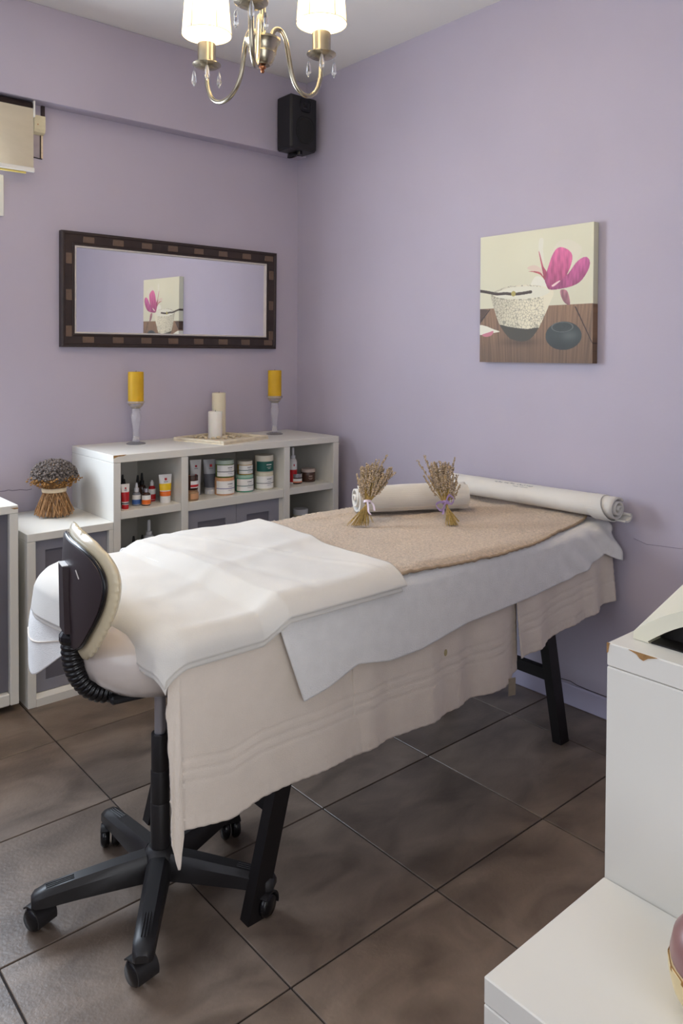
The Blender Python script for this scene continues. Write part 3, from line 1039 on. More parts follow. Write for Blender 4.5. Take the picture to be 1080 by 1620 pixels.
def roll(name, A, B, rx, rz, material, label, turns=2.6, wav=0.02, seed=0.0, thick=0.006):
    pts, D, side = roll_geo(A, B, rx, rz, turns, wav=wav, seed=seed)
    nl, n = pts.shape[:2]
    o = new_obj(name, pts.reshape(-1, 3), grid_faces(nl, n), material, None, smooth=True)
    sm = o.modifiers.new('thickness', 'SOLIDIFY'); sm.thickness = thick; sm.offset = 0
    tag(o, label, 'towel')
    return o, pts, D, side


ro, rp, rD, rS = roll('rolled_towel', (-0.098, -1.19, ZB), (-0.085, -1.965, ZB + 0.004), 0.050, 0.041, M_linen,
                      'long rolled white towel with small grey embroidery lying along the wall end', turns=2.4, wav=0.03, seed=1.0)
# end flaps of the roll: two stepped bands near its open end and a loose inner turn
for t0, k in ((0.905, 1.03), (0.94, 1.055)):
    A = np.array((-0.098, -1.19, ZB)); B = np.array((-0.085, -1.965, ZB + 0.004))
    c = A + (B - A) * t0
    ring = []
    for a in np.linspace(0, 2 * math.pi, 40):
        ring.append(c + rS * 0.052 * k * math.cos(a) + np.array([0, 0, 0.041 * (1 + k * math.sin(a))]) - rD * 0.02 * math.sin(a))
    V, F = ribbon_geo(ring, rD * 0.018, 0.0015)
    new_obj('border_band', V, F, M_linen, ro, smooth=False)
tail = []
cE = np.array((-0.085, -1.965, ZB + 0.004))
for s, zz in ((0.0, 0.003), (0.018, 0.0), (0.034, 0.003), (0.045, 0.013), (0.042, 0.022), (0.034, 0.022)):
    tail.append(cE + rS * (-s if rS[0] < 0 else s) * 1.0 + np.array([0, -0.01, zz]))
V, F = ribbon_geo(spline(tail, 6), rD * 0.02, 0.003)
new_obj('loose_end', V, F, M_linen, ro, smooth=False)
# embroidery: two rows of tiny strokes on the outer turn
mb = MB()
rr = random.Random(3)
A = np.array((-0.098, -1.19, ZB)); B = np.array((-0.085, -1.965, ZB + 0.004))


def on_roll(t, ang, k=1.035):
    c = A + (B - A) * t
    sgn = -1 if rS[0] > 0 else 1
    return c + rS * sgn * 0.052 * k * math.cos(ang) + np.array([0, 0, 0.041 * (1 + k * math.sin(ang))])


for row, (ang, t0, t1, hgt, n) in enumerate(((1.20, 0.34, 0.575, 0.16, 26), (0.93, 0.46, 0.555, 0.07, 12))):
    for q in range(n):
        t = t0 + (t1 - t0) * (q + rr.random() * 0.4) / n
        a0 = ang + rr.uniform(-0.3, 0.3) * hgt
        pp = [on_roll(t, a0 - hgt * 0.5), on_roll(t + 0.003, a0 + hgt * rr.uniform(0.1, 0.5)), on_roll(t + 0.006, a0 - hgt * rr.uniform(0.0, 0.4))]
        if rr.random() < 0.75:
            mb.add(*tube_geo(pp, 0.0006, 4))
mb.build('embroidery', M_thread, ro, kind='stuff')

# pillow roll between the lavender bunches
pA = np.array((-0.685, -1.265, ZB)); pB = np.array((-0.315, -1.455, ZB))
po, pp_, pD, pS = roll('pillow_roll', pA, pB, 0.064, 0.052, M_linen, 'short rolled white hand towel lying as a pillow between two lavender bunches', turns=2.2, wav=0.04, seed=2.2)
sg = -1 if pS[1] > 0 else 1
fl = []
for a in np.linspace(0.9, -0.75, 14):
    fl.append([pS * sg * 0.064 * 1.06 * math.cos(a) + np.array([0, 0, 0.052 * (1 + 1.06 * math.sin(a))])])
fl = np.array(fl)[:, 0, :]
mid = (pA + pB) / 2
V, F = ribbon_geo(fl + mid, (pB - pA) * 0.505, 0.0035)
fo = new_obj('outer_flap', V, F, M_linen, po, smooth=False)
for q in (11, 12):
    e = fl[q] + pS * sg * 0.004
    tube('flap_seam', [pA + e, mid + e, pB + e], 0.0012, M_terryc, fo, seg=5)


# ------------------------------------------------------------------ lavender
def bunch(name, base, tie, head, n, spread_top, spread_base, mlav, label, bow, seed, width_axis, stray=(), lean_=0.0):
    """Dried lavender: crossed stems, ribbon at the tie, spikes of small buds."""
    rnd = random.Random(seed)
    base, tie, head = map(lambda p: np.array(p, float), (base, tie, head))
    root = thing(name, label, 'dried flowers', tuple(base))
    W = np.array(width_axis, float); W /= np.linalg.norm(W)
    ax = head - base; ax /= np.linalg.norm(ax)
    Dp = np.cross(W, ax); Dp /= np.linalg.norm(Dp)
    st, fl = MB(), MB()
    for k in range(n + len(stray)):
        a = rnd.uniform(-1, 1); b = rnd.uniform(-1, 1)
        if a * a + b * b > 1:
            a *= 0.6; b *= 0.6
        pb = base + W * (-a * spread_base + lean_ + rnd.uniform(-.010, .010)) + Dp * b * 0.016 + ax * rnd.uniform(-0.004, 0.022)
        pb[2] = max(pb[2], base[2] + 0.002)
        pt = tie + W * a * 0.008 + Dp * b * 0.007
        ph = head + W * (a * spread_top + rnd.uniform(-.008, .008)) + Dp * b * spread_top * 0.45 + ax * (rnd.uniform(-0.05, 0.012) - 0.03 * a * a)
        if k >= n:
            sa, sl = stray[k - n]
            ph = head + W * sa + ax * sl
        P = spline([pb, pt, pt + (ph - pt) * 0.5 + W * a * 0.006, ph], 4)
        st.add(*tube_geo(P, 0.0011, 4))
        L = rnd.uniform(0.055, 0.085)
        d = P[-1] - P[-4]; d /= np.linalg.norm(d)
        m = int(L / 0.0065)
        for j in range(m):
            c = P[-1] - d * (L * j / m)
            for q in range(3):
                an = rnd.uniform(0, 6.28)
                off = (W * math.cos(an) + Dp * math.sin(an)) * rnd.uniform(0.0015, 0.0042)
                r = rnd.uniform(0.0022, 0.0036)
                V, F = lathe_geo([(0, -r * 1.5), (r, 0), (0, r * 1.5)], tuple(c + off), 4)
                fl.add(V, F)
    st.build('stems', M_stem, root, kind='stuff')
    fl.build('flower_spikes', mlav, root, kind='stuff')
    # ribbon
    ring = [tie + W * 0.0125 * math.cos(a) + Dp * 0.0115 * math.sin(a) for a in np.linspace(0, 2 * math.pi, 25)]
    V, F = ribbon_geo(ring, ax * 0.0045, 0.0008)
    mr = M_ribbon if bow else M_ribbonp
    rb = new_obj('ribbon', V, F, mr, root, smooth=False)
    toward = DOORWAY - tie; toward /= np.linalg.norm(toward)
    c = tie + toward * 0.012
    if bow:
        for s, up, ln in ((-1, -0.010, 0.036), (1, 0.014, 0.030)):
            lp = spline([c, c + W * s * ln * 0.55 + ax * (up + 0.012) + toward * 0.006, c + W * s * ln + ax * up + toward * 0.004,
                         c + W * s * ln * 0.6 + ax * (up - 0.018) + toward * 0.008, c + toward * 0.002], 8)
            V, F = ribbon_geo(lp, (ax * 0.75 + toward * 0.6) * 0.0050, 0.0005)
            new_obj('bow_loop', V, F, mr, rb, smooth=False)
        tl = spline([c, c - W * 0.012 - ax * 0.02, c - W * 0.016 - ax * 0.034, c - W * 0.02 - ax * 0.042], 6)
        V, F = ribbon_geo(tl, W * 0.0035, 0.0005)
        new_obj('ribbon_tail', V, F, mr, rb, smooth=False)
    else:
        for pts_ in ([c, c + W * 0.014 - ax * 0.002, c + W * 0.024 - ax * 0.014, c + W * 0.03 - ax * 0.032],
                     [c, c + W * 0.006 - ax * 0.018, c + W * 0.01 - ax * 0.034, c + W * 0.02 - ax * 0.045]):
            V, F = ribbon_geo(spline(pts_, 6), W * 0.003 + toward * 0.0015, 0.0005)
            new_obj('ribbon_tail', V, F, mr, rb, smooth=False)
    return root


Wd = (0.754, -0.657, 0)
bunch('lavender_bunch', (-0.813, -1.445, ZB), (-0.777, -1.427, 0.828), (-0.715, -1.398, 0.947), 70, 0.066, 0.040, M_lav,
      'lavender bunch tied with a narrow pale ribbon, at the far end of the pillow', False, 11, Wd, ((0.035, 0.035), (0.075, -0.03)), -0.012)
bunch('lavender_bunch', (-0.574, -1.633, ZB), (-0.559, -1.590, 0.823), (-0.535, -1.529, 0.948), 62, 0.060, 0.020, M_lav,
      'lavender bunch tied with a bright lilac bow before the pillow roll', True, 12, Wd, ((-0.068, 0.012), (-0.040, 0.030), (0.066, 0.022)), 0.006)

# ------------------------------------------------------------------ stool
SC = np.array((-1.667, -1.652))
PHI = math.radians(-10)
ST = thing('rolling_stool', 'rolling stool with cream vinyl back pushed against the foot end of the bed', 'stool', (SC[0], SC[1], 0))


def SP(x, y, z):
    """Stool coordinates: x forward."""
    return (SC[0] + x * math.cos(PHI) - y * math.sin(PHI), SC[1] + x * math.sin(PHI) + y * math.cos(PHI), z)


def SPA(A):
    A = np.asarray(A, float)
    sh = A.shape
    return np.array([SP(*a) for a in A.reshape(-1, 3)]).reshape(sh)


c3 = (SC[0], SC[1], 0)
lathe('hub', [(0, 0.055), (0.035, 0.055), (0.045, 0.07), (0.045, 0.10), (0.034, 0.118), (0.026, 0.125), (0, 0.125)], c3, M_black, ST)
for z0, z1, r in ((0.125, 0.235, 0.0235), (0.235, 0.315, 0.0225), (0.315, 0.405, 0.0213)):
    lathe('column_sleeve', [(0, z0), (r, z0), (r, z1 - 0.002), (r - 0.001, z1), (0, z1)], c3, M_black, ST)
lathe('gas_pole', [(0, 0.405), (0.0135, 0.405), (0.0135, 0.53), (0, 0.53)], c3, M_steel, ST)
A0 = math.radians(19.6)
for k in range(5):
    a = A0 + k * 2 * math.pi / 5
    d = np.array((math.cos(a), math.sin(a)))
    n = np.array((-d[1], d[0]))
    # tapered arm, rounded section
    V, F = [], []
    prof = [(0.035, 0.028, 0.056, 0.116), (0.10, 0.0265, 0.058, 0.112), (0.20, 0.0245, 0.060, 0.103), (0.262, 0.0235, 0.060, 0.096), (0.286, 0.021, 0.061, 0.088), (0.294, 0.014, 0.063, 0.079)]
    sec = [(-1, 0), (-1, 0.72), (-0.55, 1), (0.55, 1), (1, 0.72), (1, 0)]
    for rr_, w, zb, zt in prof:
        for sx, sz in sec:
            p = SC + d * rr_ + n * sx * w
            V.append((p[0], p[1], zb + sz * (zt - zb)))
    m = len(sec)
    for q in range(len(prof) - 1):
        for s in range(m):
            s2 = (s + 1) % m
            F.append((q * m + s, q * m + s2, (q + 1) * m + s2, (q + 1) * m + s))
    F.append(tuple(range(m))); F.append(tuple(reversed(range((len(prof) - 1) * m, len(prof) * m))))
    arm = new_obj('base_arm', V, F, M_black, ST)
    fix_normals(arm); sharp(arm, 40)
    # grip ridges near the tip
    mb = MB()
    for s in (-0.006, 0.0, 0.006):
        p0, p1 = SC + d * 0.20 + n * s, SC + d * 0.262 + n * s
        mb.add(*tube_geo([(p0[0], p0[1], 0.1035), (p1[0], p1[1], 0.0965)], 0.0012, 5))
    mb.build('grip_ridges', M_black, arm)
    # caster: hood and two wheels
    tip = SC + d * 0.270
    sw = a + (0.9, -0.5, 2.2, 0.75, 1.3)[k]
    wd = np.array((math.cos(sw), math.sin(sw)))
    wn_ = np.array((-wd[1], wd[0]))
    cc = tip - wd * 0.012
    lathe('caster_stem', [(0, 0.04), (0.006, 0.04), (0.006, 0.064), (0, 0.064)], (tip[0], tip[1], 0), M_steel, arm, seg=12)
    for s in (-1, 1):
        V, F = lathe_geo([(0, 0.0), (0.020, 0.0), (0.0262, 0.004), (0.0275, 0.010), (0.0268, 0.016), (0.021, 0.0225), (0, 0.0235)], (0, 0, 0), 24)
        V = np.array(V)
        W_ = np.zeros_like(V)
        W_[:, 0] = cc[0] + wn_[0] * s * (0.003 + V[:, 2]) + wd[0] * V[:, 0]
        W_[:, 1] = cc[1] + wn_[1] * s * (0.003 + V[:, 2]) + wd[1] * V[:, 0]
        W_[:, 2] = 0.0276 + V[:, 1]
        o = new_obj('caster_wheel', W_, F, M_blackg, arm, smooth=True)
        fix_normals(o)
    hood = []
    for q, t in enumerate(np.linspace(-0.25, 2.3, 14)):
        hood.append((cc[0] + wd[0] * 0.0310 * math.cos(t), cc[1] + wd[1] * 0.0310 * math.cos(t), 0.0276 + 0.0305 * math.sin(t)))
    V, F = ribbon_geo(hood, np.array((wn_[0], wn_[1], 0)) * 0.0255, 0.0018)
    sharp(new_obj('caster_hood', V, F, M_black, arm), 40)

# seat cushion
V, F = lathe_geo([(0, 0.536), (0.09, 0.540), (0.145, 0.556), (0.171, 0.580), (0.182, 0.608), (0.184, 0.628), (0.179, 0.655), (0.163, 0.677), (0.135, 0.691), (0.07, 0.697), (0, 0.6975)], c3, 72)
V = np.array(V)
ang = np.arctan2(V[:, 1] - SC[1], V[:, 0] - SC[0])
rad_ = np.hypot(V[:, 0] - SC[0], V[:, 1] - SC[1])
low = np.exp(-((V[:, 2] - 0.572) / 0.02) ** 2)
kk = 1 + 0.012 * low * np.sin(ang * 31 + 2 * np.sin(ang * 5))
V[:, 0] = SC[0] + (V[:, 0] - SC[0]) * kk
V[:, 1] = SC[1] + (V[:, 1] - SC[1]) * kk
new_obj('seat', V, F, M_seat, ST, smooth=True)
V, F = box_geo((-0.13, -0.05, 0.518), (0.06, 0.05, 0.538), 0.006)
new_obj('seat_plate', SPA(V), F, M_mech, ST)
# lever
V, F = tube_geo(SPA([(-0.02, -0.04, 0.526), (0.02, -0.12, 0.523), (0.05, -0.155, 0.50)]), 0.005, 6)
new_obj('height_lever', V, F, M_black, ST, smooth=True)

# backrest: curved shell with cushion in front and a spine box behind
HWT = [(0.665, 0.045), (0.688, 0.090), (0.725, 0.130), (0.760, 0.160), (0.790, 0.179), (0.818, 0.189), (0.845, 0.190), (0.868, 0.178), (0.886, 0.151), (0.898, 0.110), (0.904, 0.05)]
BZ0, BZ1 = 0.665, 0.904
HWS = spline(HWT, 10)


def back_grid(off, grow, nz=40, nw=41, zlo=BZ0, zhi=BZ1):
    Z = np.linspace(zlo, zhi, nz)
    out = np.zeros((nz, nw, 3))
    for i, z in enumerate(Z):
        tn = (z - zlo) / (zhi - zlo)
        zz = BZ0 + tn * (BZ1 - BZ0)
        hw = np.interp(zz, HWS[:, 0], HWS[:, 1]) + grow * (0.35 + 0.65 * math.sin(math.pi * min(1, max(0, tn))))
        for j, w in enumerate(np.linspace(-1, 1, nw)):
            y = hw * w
            x = -0.220 + 1.0 * y * y + 0.4 * (zz - 0.79) ** 2 + off
            out[i, j] = (x, y, z)
    return out


def smooth_outline(G):
    return G


G0 = back_grid(0.0, 0.0)
G1 = back_grid(0.012, 0.0)
nz, nw = G0.shape[:2]
V = np.concatenate([G0.reshape(-1, 3), G1.reshape(-1, 3)])
F = [tuple(reversed(f)) for f in grid_faces(nz, nw)] + [tuple(i + nz * nw for i in f) for f in grid_faces(nz, nw)]
border = [(0, j) for j in range(nw)] + [(i, nw - 1) for i in range(1, nz)] + [(nz - 1, j) for j in range(nw - 2, -1, -1)] + [(i, 0) for i in range(nz - 2, 0, -1)]
bi = [i * nw + j for i, j in border]
for q in range(len(bi)):
    a, b = bi[q], bi[(q + 1) % len(bi)]
    F.append((a, b, b + nz * nw, a + nz * nw))
shell = new_obj('back_shell', SPA(V), F, M_shell, ST, smooth=True)
fix_normals(shell); sharp(shell, 40)
# rim piping of the shell
rim = SPA(np.array([(G0[i, j] + G1[i, j]) / 2 for i, j in border]))
V, F = tube_geo(np.vstack([rim, rim[:1]]), 0.0045, 6, caps=False)
new_obj('rim', V, F, M_blackg, shell, smooth=True)
# cushion: two layers puffed
nz2, nw2 = 46, 45
B0 = back_grid(0.014, 0.010, nz2, nw2, BZ0 - 0.010, BZ1 + 0.010)
B1 = back_grid(0.014, 0.010, nz2, nw2, BZ0 - 0.010, BZ1 + 0.010)
for i in range(nz2):
    for j in range(nw2):
        w = abs(2 * j / (nw2 - 1) - 1); t = abs(2 * i / (nz2 - 1) - 1)
        puff = (1 - w ** 4) ** 0.5 * (1 - t ** 6) ** 0.5
        wr = 0.0016 * math.sin(60 * (B0[i, j, 2])) * (w ** 6)
        B1[i, j, 0] += 0.014 + 0.020 * puff
        edge = (1 - (2 * max(w, t) - 1) ** 2) if max(w, t) > 0.5 else 1
        B1[i, j, 1] *= 1 + 0.0 * edge + wr * 4
V = np.concatenate([B0.reshape(-1, 3), B1.reshape(-1, 3)])
F = [tuple(reversed(f)) for f in grid_faces(nz2, nw2)] + [tuple(i + nz2 * nw2 for i in f) for f in grid_faces(nz2, nw2)]
border2 = [(0, j) for j in range(nw2)] + [(i, nw2 - 1) for i in range(1, nz2)] + [(nz2 - 1, j) for j in range(nw2 - 2, -1, -1)] + [(i, 0) for i in range(nz2 - 2, 0, -1)]
# rounded bulging rim between the two layers
ringsN = 5
rings = []
for q in range(ringsN):
    t = (q + 1) / (ringsN + 1)
    bul = 0.016 * math.sin(math.pi * t)
    ring = []
    for (i, j) in border2:
        p0, p1 = B0[i, j], B1[i, j]
        p1 = p0 + np.array((0.022, 0, 0))
        p = p0 + (p1 - p0) * t
        cen = np.array((p[0], 0.0, 0.795))
        o_ = p - cen; o_[0] = 0; o_ /= np.linalg.norm(o_)
        wrk = 1 + 0.18 * math.sin(i * 2.3 + j * 2.9)
        ring.append(p + o_ * bul * wrk)
    rings.append(ring)
for (i, j) in border2:
    pass
base_n = len(V)
for (i, j) in border2:
    V[nz2 * nw2 + i * nw2 + j] = B0[i, j] + np.array((0.022, 0, 0))
V = np.concatenate([V, np.array(rings).reshape(-1, 3)])
nb = len(border2)
idx0 = [i * nw2 + j for i, j in border2]
idx1 = [nz2 * nw2 + i * nw2 + j for i, j in border2]
layers = [idx0] + [[base_n + q * nb + s for s in range(nb)] for q in range(ringsN)] + [idx1]
for La, Lb in zip(layers, layers[1:]):
    for s in range(nb):
        s2 = (s + 1) % nb
        F.append((La[s], La[s2], Lb[s2], Lb[s]))
cush = new_obj('back_cushion', SPA(V), F, M_leather, ST, smooth=True)
fix_normals(cush)
# spine box behind the shell
V = []
for z, x0, x1, w in ((0.698, -0.228, -0.212, 0.029), (0.850, -0.231, -0.212, 0.024)):
    for sx, sy in ((x0, -w), (x0, w), (x1, w * 1.3), (x1, -w * 1.3)):
        V.append((sx, sy, z))
F = [(0, 1, 2, 3), (7, 6, 5, 4), (0, 4, 5, 1), (1, 5, 6, 2), (2, 6, 7, 3), (3, 7, 4, 0)]
sp = new_obj('spine', SPA(V), F, M_shell, ST); fix_normals(sp)
V, F = box_geo((-0.2315, -0.022, 0.8505), (-0.217, 0.022, 0.8525))
new_obj('sticker', SPA(V), F, M_label, sp, label='silvery sticker')
V, F = tube_geo(SPA([(-0.2145, -0.085, 0.856), (-0.2115, -0.102, 0.840)]), 0.0012, 5)
new_obj('scratch', V, F, M_liner, shell)
# collar and bellows
V, F = lathe_geo([(0, 0), (0.028, 0), (0.031, 0.008), (0.031, 0.018), (0.024, 0.028), (0, 0.028)], (0, 0, 0), 16)
V = np.array(V); V[:, 0] -= 0.204; V[:, 2] += 0.668
new_obj('collar', SPA(V), F, M_blackg, ST, smooth=False)
path = spline([(-0.204, 0, 0.676), (-0.206, 0, 0.655), (-0.203, 0, 0.622), (-0.190, 0, 0.585), (-0.166, 0, 0.553), (-0.136, 0, 0.536), (-0.100, 0, 0.532)], 24)
dd = np.concatenate([[0], np.cumsum(np.linalg.norm(np.diff(path, axis=0), axis=1))])
sN = 170
ss = np.linspace(0, dd[-1], sN)
path = np.stack([np.interp(ss, dd, path[:, q]) for q in range(3)], -1)
rad = 0.0235 + 0.004 * np.abs(np.sin(ss / 0.0118 * math.pi)) ** 0.7 * 1.0 - 0.002
V, F = tube_geo(SPA(path), rad, 20)
new_obj('bellows', V, F, M_blackg, ST, smooth=True)

# ------------------------------------------------------------------ mirror
MI = thing('wall_mirror', 'wide mirror in a dark woven frame with a silver liner on the back wall', 'mirror', (-0.7325, -0.015, 1.36))
mx0, mx1, mz0, mz1 = -1.302, -0.164, 1.360, 1.866
fw = 0.062
lean = 0.011


def lean_v(V):
    V = np.asarray(V, float).copy()
    V[:, 1] -= (V[:, 2] - mz0) * lean
    return V


def frame_piece(name, prof, material, parent, inset=0.0):
    """Mitred rectangular frame: prof = (distance in from outer edge, depth y)."""
    V, F = [], []
    corners = [(mx0, mz0, 1, 1), (mx1, mz0, -1, 1), (mx1, mz1, -1, -1), (mx0, mz1, 1, -1)]
    m = len(prof)
    for x, z, sx, sz in corners:
        for d, y in prof:
            V.append((x + sx * d, y, z + sz * d))
    for q in range(4):
        q2 = (q + 1) % 4
        for s in range(m):
            s2 = (s + 1) % m
            F.append((q * m + s, q2 * m + s, q2 * m + s2, q * m + s2))
    o = new_obj(name, lean_v(V), F, material, parent)
    fix_normals(o)
    return o


frame_piece('frame', [(0, -0.001), (0, -0.030), (0.006, -0.034), (0.012, -0.034), (0.015, -0.030), (0.049, -0.026), (0.052, -0.029), (0.058, -0.029), (0.0600, -0.024), (0.0600, -0.001)], M_frame, MI)
frame_piece('liner', [(0.0602, -0.002), (0.0602, -0.026), (0.0645, -0.0275), (0.068, -0.024), (0.068, -0.002)], M_liner, MI)
V, F = box_geo((mx0 + 0.0682, -0.016, mz0 + 0.0682), (mx1 - 0.0682, -0.004, mz1 - 0.0682))
new_obj('glass', lean_v(V), F, M_mirror, MI)
rr = random.Random(5)
nlong, nshort = 16, 6
Lx = (mx1 - mx0 - 0.03)
for side in (0, 1):
    for k in range(nlong):
        if k % 2 == 0:
            continue
        x = mx0 + 0.015 + Lx * (k + 0.5) / nlong + rr.uniform(-.003, .003)
        z0 = mz0 + 0.0185 if side == 0 else mz1 - 0.0465
        V, F = box_geo((x - 0.026, -0.0305, z0), (x + 0.026, -0.0255, z0 + 0.028), 0.002)
        new_obj('inlay', lean_v(V), F, M_inlay, MI)
Lz = mz1 - mz0 - 0.03
for side in (0, 1):
    for k in range(nshort):
        if k % 2 == 1:
            continue
        z = mz0 + 0.03 + Lz * (k + 0.5) / nshort
        x0 = mx0 + 0.0185 if side == 0 else mx1 - 0.0465
        V, F = box_geo((x0, -0.0305, z - 0.024), (x0 + 0.028, -0.0255, z + 0.024), 0.002)
        new_obj('inlay', lean_v(V), F, M_inlay, MI)

# ------------------------------------------------------------------ canvas picture: flat print of a bowl, magnolia and stone
PY0, PY1, PZ0, PZ1 = -1.829, -1.304, 1.304, 1.821
PIC = thing('canvas_picture', 'square canvas print of a magnolia, cracked bowl and dark stone on the right wall', 'picture', (0, (PY0 + PY1) / 2, PZ0))
NP = 420
uu, vv = np.meshgrid(np.linspace(0, 1, NP), np.linspace(0, 1, NP), indexing='ij')


def uvp(pts):
    """Outline digitised in a 1080x1325 view of the picture -> unit square."""
    out = []
    for x, y in pts:
        u_ = (x - 91) / 850
        yt = 238 - (x - 95) * 120 / 850
        yb_ = 1191 + 4 * (x - 88) / 844
        out.append((u_, (yb_ - y) / (yb_ - yt)))
    return np.array(out)


def inside(poly):
    P = poly
    r_ = np.zeros(uu.shape, bool)
    n = len(P)
    for i in range(n):
        x1, y1 = P[i]; x2, y2 = P[(i + 1) % n]
        c = ((y1 > vv) != (y2 > vv)) & (uu < (x2 - x1) * (vv - y1) / (y2 - y1 + 1e-12) + x1)
        r_ ^= c
    return r_


def smooth_poly(pts, n=6):
    P = uvp(pts)
    Q = np.vstack([P[-1], P, P[0], P[1]])
    out = []
    for i in range(1, len(Q) - 2):
        for t in np.linspace(0, 1, n, endpoint=False):
            a, b, c, d = Q[i - 1], Q[i], Q[i + 1], Q[i + 2]
            out.append(0.5 * ((2 * b) + (-a + c) * t + (2 * a - 5 * b + 4 * c - d) * t * t + (-a + 3 * b - 3 * c + d) * t ** 3))
    return np.array(out)


def nz_(fx, fy, s):
    return wob(uu * fx, vv * fy, s, 1.0)


col = np.zeros((NP, NP, 3))
bg = np.array(lin((216, 212, 184)))
col[:] = bg * (1 + 0.03 * nz_(6, 6, 1.0)[..., None])
col *= (0.93 + 0.10 * vv)[..., None]
# table
tb = vv < 0.425
wood = np.array(lin((134, 104, 78)))
gx = uu - 0.5 + 0.25 * (uu - 0.5) * (0.42 - vv)
g = 0.20 * wob(gx * 210, vv * 5, 2.0) + 0.14 * wob(gx * 70, vv * 3, 4.0) + 0.10 * RNG.normal(0, 1, (NP, 1)) + 0.04 * RNG.normal(0, 1, uu.shape)
wcol = wood * (1 + g)[..., None] * (0.62 + 1.1 * vv)[..., None]
col[tb] = wcol[tb]
for seam in ([(816, 762), (826, 760), (946, 1050), (936, 1040)], [(168, 788), (178, 788), (92, 900), (88, 880)]):
    col[inside(uvp(seam))] = np.array(lin((62, 44, 34)))
m_ = inside(uvp([(88, 785), (165, 790), (88, 880)]))
col[m_] = np.array(lin((84, 64, 50)))
# fallen petal
col[inside(smooth_poly([(86, 912), (140, 915), (210, 940), (256, 956), (200, 968), (130, 980), (86, 978)]))] = lin((226, 222, 202))
col[inside(smooth_poly([(110, 982), (170, 962), (205, 952), (190, 985), (140, 998)]))] = lin((196, 120, 132))
# faint background petals
for pg, c, a in (([(555, 340), (560, 250), (590, 245), (588, 330), (600, 440), (580, 400)], (226, 222, 204), 0.8),
                 ([(640, 440), (680, 290), (760, 250), (860, 310), (830, 400), (760, 500), (690, 520)], (224, 216, 196), 0.6),
                 ([(500, 590), (540, 530), (610, 560), (650, 640), (560, 680), (500, 650)], (232, 228, 212), 0.7),
                 ([(470, 470), (520, 445), (570, 470), (590, 520), (540, 500)], (220, 190, 176), 0.7)):
    k_ = inside(smooth_poly(pg))
    col[k_] = col[k_] * (1 - a) + np.array(lin(c)) * a
# bowl
bowl = inside(smooth_poly([(183, 682), (230, 640), (330, 608), (480, 596), (600, 610), (668, 648), (640, 740), (600, 840), (558, 932), (500, 1010), (440, 1030), (380, 1022), (330, 1000), (262, 915), (215, 800)]))
bc = np.array(lin((222, 214, 186)))
shade_ = 0.74 + 0.30 * np.clip((uu - 0.10) / 0.35, 0, 1)
col[bowl] = (bc * shade_[..., None])[bowl]
rimi = inside(smooth_poly([(205, 680), (250, 645), (350, 616), (480, 606), (590, 618), (640, 648), (560, 690), (400, 705), (270, 700)]))
col[rimi] = np.array(lin((222, 218, 196)))
body = bowl & ~rimi
# crackle: voronoi edges
pts_v = RNG.random((620, 2)) * np.array([0.62, 0.5]) + np.array([0.08, 0.1])
d1 = np.full(uu.shape, 9.0); d2 = np.full(uu.shape, 9.0)
for a, b in pts_v:
    d = np.hypot(uu - a, (vv - b) * 1.1)
    closer = d < d1
    d2 = np.where(closer, d1, np.minimum(d2, d)); d1 = np.minimum(d1, d)
cr = (d2 - d1 < 0.0026) & body & (uu + 0.5 * nz_(9, 9, 4) * 0.1 < 0.62)
col[cr] = col[cr] * 0.5 + np.array(lin((70, 62, 46))) * 0.4
bot = bowl & inside(smooth_poly([(255, 905), (330, 918), (460, 934), (566, 928), (520, 1010), (430, 1045), (330, 1030), (260, 960)]))
col[bot] = np.array(lin((72, 66, 52)))
col *= 1 - 0.45 * (np.exp(-(((uu - 0.38) / 0.16) ** 2 + ((vv - 0.155) / 0.03) ** 2)) * (~bowl & tb))[..., None]
# branch and bud
br = np.array([(70, 645), (150, 655), (230, 668), (300, 664), (365, 668), (430, 662), (500, 650)])
bru = spline(uvp(br), 12)
dist = np.full(uu.shape, 9.0)
for a, b in bru:
    dist = np.minimum(dist, np.hypot(uu - a, vv - b))
k_ = dist < 0.0115
col[k_] = np.array(lin((70, 56, 44)))
ub = uvp([(365, 665)])[0]
k_ = np.hypot(uu - ub[0], vv - ub[1]) < 0.021
col[k_] = lin((170, 156, 84))
# magnolia petals
mg = np.array(lin((186, 60, 120)))
for pg, c, s in (([(660, 560), (700, 540), (760, 500), (720, 560), (650, 620)], (160, 70, 108), 1),
                 ([(642, 632), (612, 590), (604, 545), (630, 450), (656, 370), (690, 318), (735, 312), (785, 345), (798, 400), (770, 500), (720, 580)], (186, 88, 130), 2),
                 ([(640, 632), (700, 585), (770, 510), (830, 420), (885, 384), (915, 412), (908, 480), (850, 575), (760, 618)], (184, 90, 138), 3),
                 ([(556, 345), (566, 360), (590, 450), (616, 500), (600, 560), (585, 490)], (172, 78, 98), 4),
                 ([(480, 494), (530, 492), (575, 506), (604, 560), (570, 520), (520, 500)], (176, 84, 88), 5),
                 ([(716, 640), (748, 632), (772, 660), (785, 745), (750, 735), (724, 690)], (206, 140, 148), 6)):
    k_ = inside(smooth_poly(pg))
    cc_ = np.array(lin(c)) * (1 + 0.26 * nz_(110, 30, s) + 2.2 * (vv - 0.68))[..., None] + np.array((0.10, 0.06, 0.08)) * np.clip((vv - 0.66) * 2.5, 0, 1)[..., None]
    col[k_] = cc_[k_]
k_ = inside(smooth_poly([(655, 600), (705, 565), (712, 570), (668, 608)]))
col[k_] = lin((232, 200, 196))
